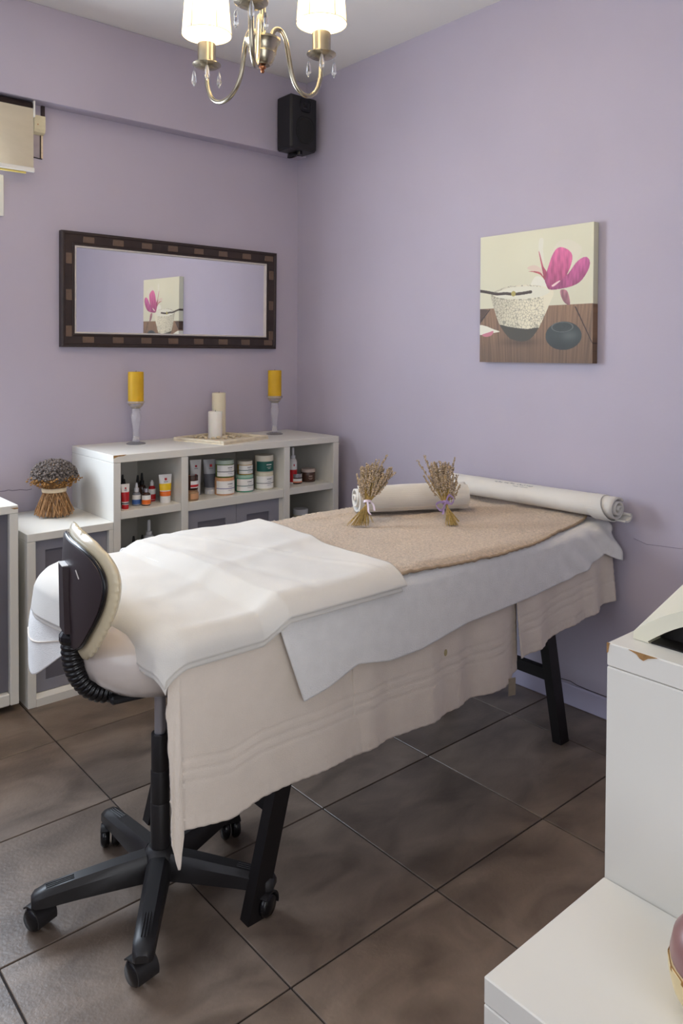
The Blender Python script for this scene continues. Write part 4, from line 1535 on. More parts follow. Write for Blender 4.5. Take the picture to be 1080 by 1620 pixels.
# stone
sx_, sy_ = uvp([(740, 985)])[0]
k_ = ((uu - sx_) / 0.150) ** 2 + ((vv - sy_) / 0.104) ** 2 < 1
sc = np.array(lin((58, 63, 60))) * (1 + 0.10 * nz_(30, 30, 7) + 1.1 * np.exp(-(((uu - sx_ - 0.05) / 0.06) ** 2 + ((vv - sy_ + 0.0) / 0.035) ** 2)) - 0.35 * np.clip((sy_ - vv) / 0.1, 0, 1))[..., None]
col[k_] = sc[k_]
tx_, ty_ = uvp([(732, 918)])[0]
e = ((uu - tx_) / 0.092) ** 2 + ((vv - ty_) / 0.038) ** 2
k2 = (e < 1) & (e > 0.8)
col[k2] = lin((96, 100, 94))
k2 = (np.abs(np.sin(e * 9 + uu * 40)) < 0.16) & (e < 0.75)
col[k2] = lin((50, 54, 50))
col = np.clip(col, 0, 1)
XF = -0.034
V = np.stack([np.full(uu.shape, XF), PY1 - uu * (PY1 - PY0), PZ0 + vv * (PZ1 - PZ0)], -1).reshape(-1, 3)
pr = new_obj('print', V, [tuple(reversed(f)) for f in grid_faces(NP, NP)], M_print, PIC)
ca = pr.data.color_attributes.new('print', 'FLOAT_COLOR', 'POINT')
ca.data.foreach_set('color', np.concatenate([col.reshape(-1, 3), np.ones((NP * NP, 1))], 1).astype(np.float32).ravel())
# wrapped canvas edge: the print continues round the sides
NE = 120
zz = np.linspace(0, 1, NE)
for yy, ui in ((PY0, NP - 1), (PY1, 0)):
    cV, cC = [], []
    for t in zz:
        ci = col[ui, int(t * (NP - 1))]
        for x in (XF, -0.002):
            cV.append((x, yy, PZ0 + t * (PZ1 - PZ0))); cC.append(ci * 0.95)
    F = [(2 * k, 2 * k + 1, 2 * k + 3, 2 * k + 2) for k in range(NE - 1)]
    e_ = new_obj('canvas_edge', cV, F, M_print, PIC)
    ca = e_.data.color_attributes.new('print', 'FLOAT_COLOR', 'POINT')
    ca.data.foreach_set('color', np.concatenate([np.array(cC), np.ones((len(cC), 1))], 1).astype(np.float32).ravel())
box('stretcher', (XF + 0.0005, PY0 + 0.0005, PZ0), (-0.001, PY1 - 0.0005, PZ1), M_cream, PIC)

# ------------------------------------------------------------------ loudspeaker on its bracket
SPK = thing('wall_speaker', 'black loudspeaker on a bracket high in the room corner below the ceiling', 'speaker', (-0.12, -0.15, 2.38))
sx0, sx1, sy0, sy1, sz0, sz1 = -0.204, -0.036, -0.212, -0.088, 2.384, 2.660
box('cabinet', (sx0, sy0 + 0.004, sz0), (sx1, sy1, sz1), M_black, SPK, bev=0.008)
box('baffle', (sx0 + 0.008, sy0, sz0 + 0.008), (sx1 - 0.004, sy0 + 0.0039, sz1 - 0.006), M_black, SPK, bev=0.002)


def ydisc(profile, cx, cz, y, sx=1.0, sz=1.0, seg=40, p=2.0):
    V, F = lathe_geo(profile, (0, 0, 0), seg)
    V = np.array(V)
    if p != 2.0:
        a = np.arctan2(V[:, 1], V[:, 0])
        k = (np.abs(np.cos(a)) ** p + np.abs(np.sin(a)) ** p) ** (-1 / p)
        V[:, 0] *= k; V[:, 1] *= k
    return np.stack([cx + V[:, 0] * sx, y - V[:, 2], cz + V[:, 1] * sz], -1), F


V, F = ydisc([(0.036, 0.0), (0.034, 0.004), (0.028, 0.004), (0.014, -0.002), (0.010, 0.0005), (0, 0.003)], -0.112, 2.612, sy0 - 0.0002, p=4.0)
o = new_obj('tweeter_horn', V, F, M_blackg, SPK, smooth=True); sharp(o); fix_normals(o)
V, F = ydisc([(0.056, 0.0), (0.054, 0.006), (0.047, 0.006), (0.044, 0.003), (0, 0.006)], -0.112, 2.487, sy0 - 0.0002, sz=1.25, p=2.8)
o = new_obj('woofer_grille', V, F, M_grille, SPK, smooth=True); sharp(o); fix_normals(o)
box('bracket', (-0.135, -0.135, 2.366), (-0.105, -0.085, 2.3838), M_black, SPK, bev=0.004)
V, F = tube_geo([(-0.12, -0.17, 2.366), (-0.12, -0.17, 2.3838)], 0.016, 14)
new_obj('bracket_knob', V, F, M_blackg, SPK)
box('bracket_arm', (-0.128, -0.165, 2.366), (-0.112, -0.0785, 2.376), M_black, SPK)

# ------------------------------------------------------------------ roller blind and its fittings
BL = thing('roller_blind', 'cream roller blind half lowered at the left window under the beam', 'blind', (-2.1, -0.05, 2.09))
bx0, bx1 = -2.72, -1.428
V, F = tube_geo([(bx0, -0.042, 2.362), (bx1 - 0.002, -0.042, 2.362)], 0.022, 18)
new_obj('roller', V, F, M_frame, BL, smooth=True)
nzb = 24
mbV = []
zz = np.linspace(2.352, 2.105, nzb)
xx = np.linspace(bx0, bx1, 40)
G = np.zeros((40, nzb, 3))
for i_, x in enumerate(xx):
    for j_, z in enumerate(zz):
        G[i_, j_] = (x, -0.064 - 0.004 * math.sin(x * 6 + z * 4) * (2.36 - z) * 3, z)
o = new_obj('cloth', G.reshape(-1, 3), grid_faces(40, nzb), M_blindc, BL, smooth=True)
V, F = box_geo((bx0, -0.070, 2.086), (bx1 + 0.004, -0.058, 2.106), 0.003)
new_obj('bottom_rail', V, F, M_winframe, BL)
V, F = box_geo((bx0, -0.064, 2.078), (bx1 - 0.03, -0.056, 2.0858), 0.001)
new_obj('yellow_strip', V, F, M_yellow, BL)
V, F = box_geo((bx1 + 0.002, -0.062, 2.32), (bx1 + 0.010, -0.02, 2.3875), 0.002)
new_obj('bracket', V, F, M_winframe, BL)
V, F = tube_geo([(bx1 - 0.004, -0.05, 2.336), (bx1 + 0.0015, -0.05, 2.336)], 0.008, 10)
new_obj('end_pin', V, F, M_winframe, BL)
JB = thing('junction_box', 'small yellowed plastic box on the wall beside the roller blind', 'junction box', (-1.38, -0.015, 2.26))
prism('box_body', [(-0.001, 2.262), (-0.024, 2.270), (-0.030, 2.282), (-0.030, 2.338), (-0.001, 2.342)], 0, -1.412, -1.366, M_oldplastic, JB)
V, F = tube_geo([(-1.398, -0.0305, 2.30), (-1.398, -0.032, 2.30)], 0.0025, 8)
new_obj('screw', V, F, M_copper, JB)
V, F = box_geo((-1.376, -0.006, 2.165), (-1.369, -0.0008, 2.262))
new_obj('wire_cover', V, F, M_raffia, JB)
V, F = tube_geo([(-1.379, -0.004, 2.262), (-1.379, -0.003, 2.165)], 0.0022, 6)
new_obj('wire', V, F, M_wire, JB)
V, F = box_geo((-1.376, -0.012, 2.3425), (-1.362, -0.001, 2.3875))
new_obj('cable', V, F, M_wire, JB)
box('plaster_patch', (-1.43, -0.0015, 2.168), (-1.3792, 0.0005, 2.261), M_plaster, wall_back)
tube('plaster_edge', [(-1.432, -0.0015, 2.167), (-1.40, -0.0015, 2.165), (-1.372, -0.0015, 2.163)], 0.0022, M_wire, wall_back, seg=5)

# ------------------------------------------------------------------ chandelier
HX, HY = -1.324, -1.588


def facing_cam(c):
    return math.atan2(DOORWAY[1] - c[1], DOORWAY[0] - c[0])


CH = thing('chandelier', 'three armed brushed brass chandelier with lit white shades and crystal drops', 'chandelier', (HX, HY, ROOM_H - 0.0005))
hc = (HX, HY, 0)
lathe('ceiling_rose', [(0, 2.745), (0.02, 2.746), (0.05, 2.757), (0.058, 2.77), (0.058, 2.7848), (0, 2.7848)], hc, M_brass, CH)
lathe('stem', [(0, 2.19), (0.008, 2.19), (0.008, 2.42), (0.016, 2.43), (0.022, 2.45), (0.016, 2.47), (0.008, 2.48), (0.008, 2.746), (0, 2.746)], hc, M_brass, CH)
lathe('cup', [(0, 2.130), (0.020, 2.130), (0.028, 2.136), (0.033, 2.150), (0.0365, 2.161), (0.038, 2.162), (0.0375, 2.165), (0.041, 2.180), (0.046, 2.190), (0.050, 2.194), (0.050, 2.200), (0.045, 2.200), (0.030, 2.188), (0, 2.186)], hc, M_brass, CH)
lathe('finial', [(0, 2.108), (0.004, 2.110), (0.006, 2.114), (0.004, 2.118), (0.009, 2.122), (0.010, 2.126), (0.005, 2.1298), (0, 2.1298)], hc, M_copper, CH)
DISH = ((-1.344, -1.323, -0.006), (-1.127, -1.602, 0.0), (-1.466, -1.744, 0.0))
for dx_, dy_, dz_ in DISH:
    d = np.array((dx_ - HX, dy_ - HY)); R_ = np.linalg.norm(d); d /= R_
    rd = 0.090
    w_ = R_ - rd
    prof = [(0.030, 2.188), (0.029, 2.216), (0.040, 2.238), (0.058, 2.240), (0.074, 2.218), (0.084, 2.180), (rd + 0.02 * w_, 2.140), (rd + 0.14 * w_, 2.104), (rd + 0.35 * w_, 2.081), (rd + 0.60 * w_, 2.078), (rd + 0.83 * w_, 2.098), (rd + 0.97 * w_, 2.140), (R_, 2.196)]
    P_ = spline([(HX + d[0] * r_, HY + d[1] * r_, z + dz_ * (r_ / R_)) for r_, z in prof], 6)
    arm = tube('arm', P_, 0.0068, M_brass, CH, seg=10)
    c = (dx_, dy_, dz_)
    lathe('drip_dish', [(0, 2.194), (0.012, 2.194), (0.034, 2.200), (0.043, 2.206), (0.043, 2.208), (0.032, 2.204), (0, 2.203)], c, M_brass, arm)
    lathe('candle_sleeve', [(0, 2.204), (0.0270, 2.204), (0.0278, 2.208), (0.0270, 2.212), (0.0270, 2.268), (0.0245, 2.270), (0.012, 2.270), (0.012, 2.285), (0, 2.285)], c, M_brass, arm)
    sb, stt = 2.295, 2.445
    V, F = lathe_geo([(0.0735, sb), (0.0610, stt)], c, 40)
    so = new_obj('lamp_shade', V, F, M_shade, arm, smooth=True)
    mb = MB()
    for z, r_ in ((sb, 0.0737), (stt, 0.0612)):
        mb.add(*tube_geo([(c[0] + r_ * math.cos(a), c[1] + r_ * math.sin(a), c[2] + z) for a in np.linspace(0, 2 * math.pi, 41)], 0.0012, 5, caps=False))
    for a in np.linspace(0.4, 0.4 + 2 * math.pi, 7)[:-1]:
        mb.add(*tube_geo([(c[0] + 0.0738 * math.cos(a), c[1] + 0.0738 * math.sin(a), c[2] + sb), (c[0] + 0.0613 * math.cos(a), c[1] + 0.0613 * math.sin(a), c[2] + stt)], 0.0010, 5))
    mb.build('shade_wire', M_brass, arm)
    blb = lathe('bulb', [(0, 2.2855), (0.010, 2.286), (0.013, 2.30), (0.021, 2.325), (0.022, 2.34), (0.015, 2.357), (0, 2.363)], c, mat('lit_bulb', (255, 240, 214), rough=0.3, emit=(255, 226, 178), emit_s=14.0, noise=0.001), arm, seg=20)
    for q in range(3):
        a = facing_cam(c) + (q - 1) * 2.0
        x_, y_ = c[0] + 0.041 * math.cos(a), c[1] + 0.041 * math.sin(a)
        V, F = lathe_geo([(0, 2.144), (0.0085, 2.160), (0.0062, 2.178), (0.0028, 2.191), (0, 2.194)], (x_, y_, dz_), 6)
        V2, F2 = tube_geo([(x_, y_, 2.193 + dz_), (x_, y_, 2.204 + dz_)], 0.0007, 4)
        mb = MB(); mb.add(V, F); mb.add(V2, F2)
        mb.build('crystal_drop', M_crystal, arm)
    L_ = bpy.data.lights.new('bulb_light', 'POINT')
    L_.energy = BULB_W
    L_.color = BULB_COL
    L_.shadow_soft_size = 0.024
    lo_ = bpy.data.objects.new('bulb_light', L_)
    lo_.location = (c[0], c[1], 2.392 + dz_)
    COL.objects.link(lo_)

# ------------------------------------------------------------------ on top of the shelf unit
for nm, (x, y), zt, lab in (('candle_holder', (-1.000, -0.118), 0.194, 'glass candle holder with an ochre candle at the left end of the shelf unit top'),
                            ('candle_holder', (-0.268, -0.165), 0.196, 'glass candle holder with an ochre candle at the corner end of the shelf unit top')):
    c = (x, y, TZ)
    H = thing(nm, lab, 'candle holder', c)
    lathe('base', [(0, 0), (0.042, 0), (0.043, 0.002), (0.036, 0.006), (0.016, 0.0105), (0, 0.011)], c, M_pressed, H, seg=24)
    lathe('stem', [(0, 0.0112), (0.015, 0.0112), (0.016, 0.024), (0.0135, 0.030), (0.013, 0.060), (0.016, 0.085), (0.0215, 0.112), (0.0225, 0.124), (0.018, 0.140), (0.0165, 0.147), (0.020, 0.152), (0.018, 0.160), (0, 0.160)], c, M_pressed, H, seg=14, smooth=True)
    lathe('cup', [(0, 0.1602), (0.018, 0.1602), (0.028, 0.170), (0.035, 0.182), (0.040, 0.188), (0.040, zt), (0.0355, zt), (0.0355, 0.186), (0, 0.185)], c, M_pressed, H, seg=18)
    cl = thing('pillar_candle', 'ochre pillar candle standing in the glass holder ' + ('at the left end' if x < -0.6 else 'at the corner end'), 'candle', (x, y, TZ + 0.1855))
    k = 0.0345
    lathe('wax', [(0, 0.1855), (k, 0.1855), (k, 0.322), (k - 0.002, 0.326), (k - 0.006, 0.325), (0.01, 0.321), (0, 0.321)], c, M_ycandle, cl, seg=28)
    tube('wick', [(x, y, TZ + 0.321), (x + 0.001, y, TZ + 0.331)], 0.001, M_dark, cl, seg=5)

TRC = np.array((-0.612, -0.215))
TRA = math.radians(16)
TRAY = thing('candle_tray', 'square whitewashed tray with a raised rim holding candles and pebbles', 'tray', (TRC[0], TRC[1], TZ))
hs = 0.158
V, F = box_geo((TRC[0] - hs, TRC[1] - hs, TZ), (TRC[0] + hs, TRC[1] + hs, TZ + 0.006))
new_obj('tray_base', rotz(V, TRC, TRA), F, M_tray, TRAY)
for k in range(4):
    V, F = box_geo((TRC[0] - hs, TRC[1] - hs, TZ + 0.0062), (TRC[0] + hs - 0.0205, TRC[1] - hs + 0.02, TZ + 0.017), 0.002)
    new_obj('tray_rim', rotz(V, TRC, TRA + k * math.pi / 2), F, M_tray, TRAY)
for (x, y, r_, h_, m_, lab) in ((-0.618, -0.168, 0.0335, 0.127, M_wcandle, 'short white pillar candle at the front of the tray'),
                                (-0.560, -0.105, 0.0335, 0.212, M_ccandle, 'taller ivory pillar candle behind the short white one on the tray')):
    c = (x, y, TZ + 0.0062)
    cl = thing('pillar_candle', lab, 'candle', c)
    lathe('wax', [(0, 0), (r_, 0), (r_, h_ - 0.003), (r_ - 0.003, h_), (r_ - 0.008, h_ - 0.001), (0, h_ - 0.004)], c, m_, cl, seg=28)
    tube('wick', [(x, y, c[2] + h_ - 0.004), (x + 0.001, y, c[2] + h_ + 0.006)], 0.001, M_dark, cl, seg=5)
rr = random.Random(21)
placed = [(-0.618, -0.168, 0.036), (-0.560, -0.105, 0.036)]
pb_proto = None
tries = 0
npb = 0
while npb < 18 and tries < 900:
    tries += 1
    lx, ly = rr.uniform(-0.11, 0.11), rr.uniform(-0.07, 0.125)
    x = TRC[0] + lx * math.cos(TRA) - ly * math.sin(TRA); y = TRC[1] + lx * math.sin(TRA) + ly * math.cos(TRA)
    r_ = rr.uniform(0.009, 0.015)
    if any(math.hypot(x - a, y - b) < r_ + q for a, b, q in placed) or math.hypot(x + 0.58, y + 0.14) > 0.12:
        continue
    placed.append((x, y, r_))
    V, F = lathe_geo([(0, 0), (r_ * 0.75, 0.001), (r_, r_ * 0.5), (r_ * 0.7, r_ * 0.95), (0, r_ * 1.1)], (0, 0, 0), 9, (1.0, rr.uniform(0.65, 0.95)))
    V = np.array(V); V[:, :2] *= 1 + 0.12 * np.sin(3 * np.arctan2(V[:, 1], V[:, 0]) + rr.random() * 6)[:, None]
    V = rotz(V, (0, 0), rr.random() * 6); V += np.array((x, y, TZ + 0.0062))
    p = new_obj('pebble', V, F, M_pebble, None, smooth=True)
    tag(p, 'small pale pebble lying around the candles on the tray', 'pebble', 'pebbles around the tray candles')
    npb += 1

# lavender bouquet on the low cabinet
bc_ = np.array((-1.385, -0.165))
BQ = thing('lavender_bouquet', 'standing dried lavender bouquet with brown stalks tied by raffia on the low cabinet', 'dried flowers', (bc_[0], bc_[1], LZ))
st, hd, og = MB(), MB(), MB()
rr = random.Random(9)
for k in range(190):
    a = rr.uniform(0, 2 * math.pi); q = math.sqrt(rr.uniform(0.25, 1))
    tw = rr.uniform(-0.9, 0.9)
    b0 = np.array((bc_[0] + 0.080 * q * math.cos(a + tw), bc_[1] + 0.080 * q * math.sin(a + tw), LZ + 0.003 + 0.018 * (q ** 3) * rr.random()))
    b1 = np.array((bc_[0] + 0.042 * q * math.cos(a), bc_[1] + 0.042 * q * math.sin(a), LZ + 0.112))
    b2 = np.array((bc_[0] + 0.046 * q * math.cos(a), bc_[1] + 0.046 * q * math.sin(a), LZ + 0.150))
    st.add(*tube_geo(spline([b0, b0 * 0.45 + b1 * 0.55, b1, b2], 3), 0.0019, 5))
st.build('stalks', M_stalk, BQ, kind='stuff')
for k in range(1500):
    a = rr.uniform(0, 2 * math.pi); cz = rr.uniform(-0.10, 1)
    s_ = math.sqrt(max(0, 1 - cz * cz))
    R_ = rr.uniform(0.85, 1.03)
    p = (bc_[0] + 0.090 * R_ * s_ * math.cos(a), bc_[1] + 0.090 * R_ * s_ * math.sin(a), LZ + 0.168 + 0.066 * R_ * cz)
    r_ = rr.uniform(0.0035, 0.006)
    hd.add(*lathe_geo([(0, -r_ * 1.2), (r_, 0), (0, r_ * 1.2)], p, 5))
hd.add(*lathe_geo([(0.03, 0.13), (0.06, 0.15), (0.078, 0.17), (0.072, 0.20), (0.045, 0.222), (0, 0.23)], (bc_[0], bc_[1], LZ), 20))
hd.build('lavender_heads', M_dome, BQ, kind='stuff')
for k in range(420):
    a = rr.uniform(0, 2 * math.pi); t = rr.random()
    R_ = 0.054 + 0.044 * t + rr.uniform(-.014, .018)
    p = (bc_[0] + R_ * math.cos(a), bc_[1] + R_ * math.sin(a), LZ + 0.130 + 0.034 * t + rr.uniform(-.008 - 0.014 * t, .010))
    r_ = rr.uniform(0.003, 0.0065)
    og.add(*lathe_geo([(0, -r_ * 0.6), (r_, 0), (0, r_ * 0.9)], p, 5))
og.build('orange_flowers', M_orange, BQ, kind='stuff')
V, F = lathe_geo([(0.0450, 0.102), (0.0482, 0.102), (0.0490, 0.110), (0.0495, 0.119), (0.0460, 0.119)], (bc_[0], bc_[1], LZ), 32)
new_obj('raffia_band', V, F, M_raffia, BQ, smooth=True)

# ------------------------------------------------------------------ jars, tubes and bottles on the shelves
SZ = 0.694


def behind(hx, hy, r_):
    d = np.array((hx - DOORWAY[0], hy - DOORWAY[1])); d /= np.linalg.norm(d)
    return hx + d[0] * r_, hy + d[1] * r_


def facing(x, y):
    return math.atan2(DOORWAY[1] - y, DOORWAY[0] - x)


def wrap_label(name, c, r_, z0, z1, a0, a1, material, parent):
    n = 16
    V = []
    for z in (z0, z1):
        for k in range(n + 1):
            a = a0 + (a1 - a0) * k / n
            V.append((c[0] + r_ * math.cos(a), c[1] + r_ * math.sin(a), c[2] + z))
    for z in (z0, z1):
        for k in range(n + 1):
            a = a0 + (a1 - a0) * k / n
            V.append((c[0] + (r_ - 0.0006) * math.cos(a), c[1] + (r_ - 0.0006) * math.sin(a), c[2] + z))
    F = []
    m = n + 1
    for k in range(n):
        F.append((k, k + 1, m + k + 1, m + k))
        F.append((2 * m + k, 3 * m + k, 3 * m + k + 1, 2 * m + k + 1))
        F.append((k, 2 * m + k, 2 * m + k + 1, k + 1))
        F.append((m + k, m + k + 1, 3 * m + k + 1, 3 * m + k))
    F += [(0, m, 3 * m, 2 * m), (n, 2 * m + n, 3 * m + n, m + n)]
    return new_obj(name, V, F, material, parent)


def text_rows(c, r_, rows, ang, parent, material=None):
    """Rows of tiny print as short raised dashes, on a label curved about c."""
    mb = MB()
    rr = random.Random(int(abs(c[0]) * 1e4))
    for z, w, hgt in rows:
        a = ang - w / 2
        while a < ang + w / 2:
            l_ = rr.uniform(0.03, 0.08)
            a2 = min(a + l_, ang + w / 2)
            V = []
            for zz_ in (z - hgt / 2, z + hgt / 2):
                for aa in (a, a2):
                    for q in (r_, r_ + 0.0005):
                        V.append((c[0] + q * math.cos(aa), c[1] + q * math.sin(aa), c[2] + zz_))
            mb.add(V, [(1, 3, 7, 5), (0, 4, 6, 2), (0, 1, 5, 4), (2, 6, 7, 3), (4, 5, 7, 6), (0, 2, 3, 1)])
            a = a2 + 0.03
    return mb.build('small_print', material or M_inkg, parent)


def jar(hx, hy, z, r_, h_, m_body, m_lid, lid_h, stripe, label, green=False, group=None, back=None, rim=0.0, plain=False):
    x, y = behind(hx, hy, r_) if back is None else back
    c = (x, y, z)
    t = thing('cosmetic_jar', label, 'jar', c, group)
    bh = h_ - lid_h
    lathe('body', [(0, 0), (r_ * 0.94, 0), (r_, 0.004), (r_, bh - 0.004), (r_ * 0.96, bh), (0, bh)], c, m_body, t, seg=32)
    rl = r_ * (0.985 + rim)
    lathe('lid', [(0, bh + 0.0003), (rl, bh + 0.0003), (rl, h_ - 0.003), (rl * 0.97, h_), (0, h_)], c, m_lid, t, seg=32)
    f_ = facing(x, y) + 0.25
    z0, z1 = bh * 0.10, bh * 0.94
    if plain:
        text_rows(c, r_ + 0.0002, [(bh * 0.62, 0.5, 0.005), (bh * 0.42, 0.6, 0.002), (bh * 0.30, 0.4, 0.002)], f_ + 0.1, t, M_pinklid)
        return t, (x, y)
    lb = wrap_label('paper_label', c, r_ + 0.0008, z0, z1, f_ - 1.15, f_ + 1.15, M_greenp if green else M_label, t)
    zs = z0 + (z1 - z0) * 0.42
    if not green:
        wrap_label('label_stripe', c, r_ + 0.0014, zs - 0.0014, zs + 0.0014, f_ - 1.15, f_ + 1.15, stripe, lb)
        text_rows(c, r_ + 0.0009, [(zs + (z1 - zs) * 0.6, 0.55, 0.004), (zs + (z1 - zs) * 0.25, 0.4, 0.0018), (zs - 0.008, 0.5, 0.0016)], f_ + 0.35, lb)
    else:
        text_rows(c, r_ + 0.0009, [(z0 + (z1 - z0) * 0.68, 0.6, 0.005), (z0 + (z1 - z0) * 0.42, 0.5, 0.002), (z0 + (z1 - z0) * 0.28, 0.3, 0.002)], f_ + 0.3, lb, M_label)
    return t, (x, y)


t_, p1 = jar(-0.708, -0.398, SZ, 0.0445, 0.079, M_peach, M_peach, 0.010, M_purp, 'peach cream jar with white violet-striped label, bottom of the first stack')
jar(0, 0, SZ + 0.0795, 0.0425, 0.078, M_olive, M_greenlid, 0.018, M_inkg, 'green gel jar with sage lid stacked on the peach jar', back=(p1[0] + 0.001, p1[1]))
t_, p2 = jar(-0.596, -0.388, SZ, 0.0425, 0.079, M_jade, M_mint, 0.014, M_greenp, 'jade green jar with white label, bottom of the middle stack')
jar(0, 0, SZ + 0.0795, 0.0355, 0.062, M_gold, M_ivorylid, 0.016, M_greenp, 'small golden oil jar with ivory lid stacked on the jade jar', back=(p2[0] + 0.004, p2[1]))
t_, p3 = jar(-0.489, -0.392, SZ, 0.0445, 0.080, M_pearl, M_pearl, 0.012, M_inkg, 'pearl coloured jar with white label, bottom of the stack by the divider')
jar(0, 0, SZ + 0.0805, 0.0440, 0.080, M_ivorylid, M_ivorylid, 0.024, M_greenp, 'ivory jar with a bottle green label stacked on the pearl jar', green=True, back=(p3[0] + 0.001, p3[1]), rim=0.02)
jar(-0.196, -0.352, SZ, 0.0370, 0.064, M_darkjar, M_pinklid, 0.016, M_inkg, 'brown jar with beige lid on the shelf nearest the room corner', plain=True)
# amber jar and dark jar half hidden by the divider
ca_ = (-0.872, -0.395)
t = thing('cosmetic_jar', 'tan amber glass jar half hidden by the left divider, under a dark jar', 'jar', (*ca_, SZ))
lathe('body', [(0, 0), (0.027, 0), (0.029, 0.004), (0.029, 0.034), (0.026, 0.038), (0.026, 0.046), (0, 0.046)], (*ca_, SZ), M_tan, t)
lbx = wrap_label('paper_label', (*ca_, SZ), 0.0297, 0.008, 0.032, facing(*ca_) - 0.2, facing(*ca_) + 1.6, M_peach, t)
t = thing('cosmetic_jar', 'dark brown jar with red striped label standing on the tan jar', 'jar', (*ca_, SZ + 0.0465))
lathe('body', [(0, 0), (0.026, 0), (0.027, 0.003), (0.027, 0.044), (0, 0.044)], (*ca_, SZ + 0.0465), M_amberglass, t)
lathe('lid', [(0, 0.0443), (0.0265, 0.0443), (0.0265, 0.062), (0.024, 0.064), (0, 0.064)], (*ca_, SZ + 0.0465), M_amberglass, t)
lbx = wrap_label('paper_label', (*ca_, SZ + 0.0465), 0.0276, 0.010, 0.040, facing(*ca_) - 0.2, facing(*ca_) + 1.6, M_label, t)
wrap_label('label_stripe', (*ca_, SZ + 0.0465), 0.0282, 0.014, 0.024, facing(*ca_) - 0.2, facing(*ca_) + 1.6, M_red, lbx)
# small silver-lid jar
x, y = behind(-0.275, -0.362, 0.028)
t = thing('cosmetic_jar', 'small jar with silver lid and orange striped label beside the brown jar', 'jar', (x, y, SZ))
lathe('body', [(0, 0), (0.026, 0), (0.028, 0.003), (0.028, 0.028), (0.026, 0.031), (0, 0.031)], (x, y, SZ), M_amberglass, t)
lathe('lid', [(0, 0.0313), (0.0285, 0.0313), (0.0285, 0.047), (0.027, 0.049), (0, 0.049)], (x, y, SZ), M_silver, t)
lbx = wrap_label('paper_label', (x, y, SZ), 0.0287, 0.007, 0.026, facing(x, y) - 1.2, facing(x, y) + 1.2, M_label, t)
wrap_label('label_stripe', (x, y, SZ), 0.0293, 0.008, 0.0125, facing(x, y) - 1.2, facing(x, y) + 1.2, M_orangep, lbx)


def tube_bottle(x, y, z, w, h_, cap_h, m_body, m_cap, bands_, label, logo=True, yaw_off=0.25, tilt=0.0, cap_r=None):
    """A squeeze tube standing on its cap: round below, flattened crimp at the top. bands_: (z0, z1, material) as fractions."""
    f_ = facing(x, y) + yaw_off
    t = thing('cosmetic_tube', label, 'tube', (x, y, z))
    cr_ = cap_r or w * 0.40
    lathe('cap', [(0, 0), (cr_ * 0.96, 0), (cr_, 0.002), (cr_, cap_h - 0.001), (cr_ * 0.96, cap_h), (0, cap_h)], (x, y, z), m_cap, t, seg=24)
    n = 28

    def section(tt, grow=0.0):
        zz_ = cap_h + 0.0004 + (h_ - cap_h) * tt
        a_ = w / 2 * (0.80 + 0.22 * tt) + grow
        b_ = w / 2 * (0.80 * (1 - tt) ** 0.8 + 0.03) + grow
        out = []
        for k in range(n):
            an = 2 * math.pi * k / n
            lx_, ly_ = b_ * math.cos(an), a_ * math.sin(an)
            out.append((x + lx_ * math.cos(f_) - ly_ * math.sin(f_), y + lx_ * math.sin(f_) + ly_ * math.cos(f_), z + zz_))
        return out
    V, F = [], []
    TT = np.linspace(0, 1, 12)
    for tt in TT:
        V += section(tt)
    for q in range(len(TT) - 1):
        for k in range(n):
            k2 = (k + 1) % n
            F.append((q * n + k, q * n + k2, (q + 1) * n + k2, (q + 1) * n + k))
    F.append(tuple(reversed(range(n)))); F.append(tuple(range((len(TT) - 1) * n, len(TT) * n)))
    body = new_obj('body', V, F, m_body, t, smooth=True); sharp(body, 50)
    for a0, a1, m_ in bands_:
        V, F = [], []
        T2 = np.linspace(a0, a1, 5)
        for tt in T2:
            V += section(tt, 0.0005)
        for q in range(4):
            for k in range(n):
                k2 = (k + 1) % n
                F.append((q * n + k, q * n + k2, (q + 1) * n + k2, (q + 1) * n + k))
        new_obj('colour_band', V, F, m_, body, smooth=True)
    if logo:
        tt = 0.80
        b_ = w / 2 * (0.80 * (1 - tt) ** 0.8 + 0.03) + 0.0012
        zz_ = z + cap_h + (h_ - cap_h) * tt
        s_ = w * 0.085

        def lp(b2, l_, z_):
            return (x + b2 * math.cos(f_) - l_ * math.sin(f_), y + b2 * math.sin(f_) + l_ * math.cos(f_), z_)
        b3 = w / 2 * (0.80 * (1 - tt + 0.1) ** 0.8 + 0.03) + 0.0012
        V = [lp(b3, -s_, zz_ - s_), lp(b3, s_, zz_ - s_), lp(b_, s_, zz_ + s_), lp(b_, -s_, zz_ + s_)]
        V += [lp(b3 - 0.002, -s_, zz_ - s_), lp(b3 - 0.002, s_, zz_ - s_), lp(b_ - 0.002, s_, zz_ + s_), lp(b_ - 0.002, -s_, zz_ + s_)]
        o = new_obj('logo', V, [(0, 1, 2, 3), (7, 6, 5, 4), (0, 4, 5, 1), (1, 5, 6, 2), (2, 6, 7, 3), (3, 7, 4, 0)], M_red, body, label='small red square mark')
        mb = MB()
        for z_, l0, l1, hh_ in ((zz_ - s_ * 2.1, -s_ * 1.8, s_ * 1.8, 0.0018),):
            b4 = w / 2 * (0.80 * (1 - tt + 0.19) ** 0.8 + 0.03) + 0.0008
            V = [lp(b4, l0, z_ - hh_), lp(b4, l1, z_ - hh_), lp(b4, l1, z_), lp(b4, l0, z_), lp(b4 - 0.002, l0, z_ - hh_), lp(b4 - 0.002, l1, z_ - hh_), lp(b4 - 0.002, l1, z_), lp(b4 - 0.002, l0, z_)]
            mb.add(V, [(0, 1, 2, 3), (7, 6, 5, 4), (0, 4, 5, 1), (1, 5, 6, 2), (2, 6, 7, 3), (3, 7, 4, 0)])
        mb.build('small_print', M_inkg, body)
    return t


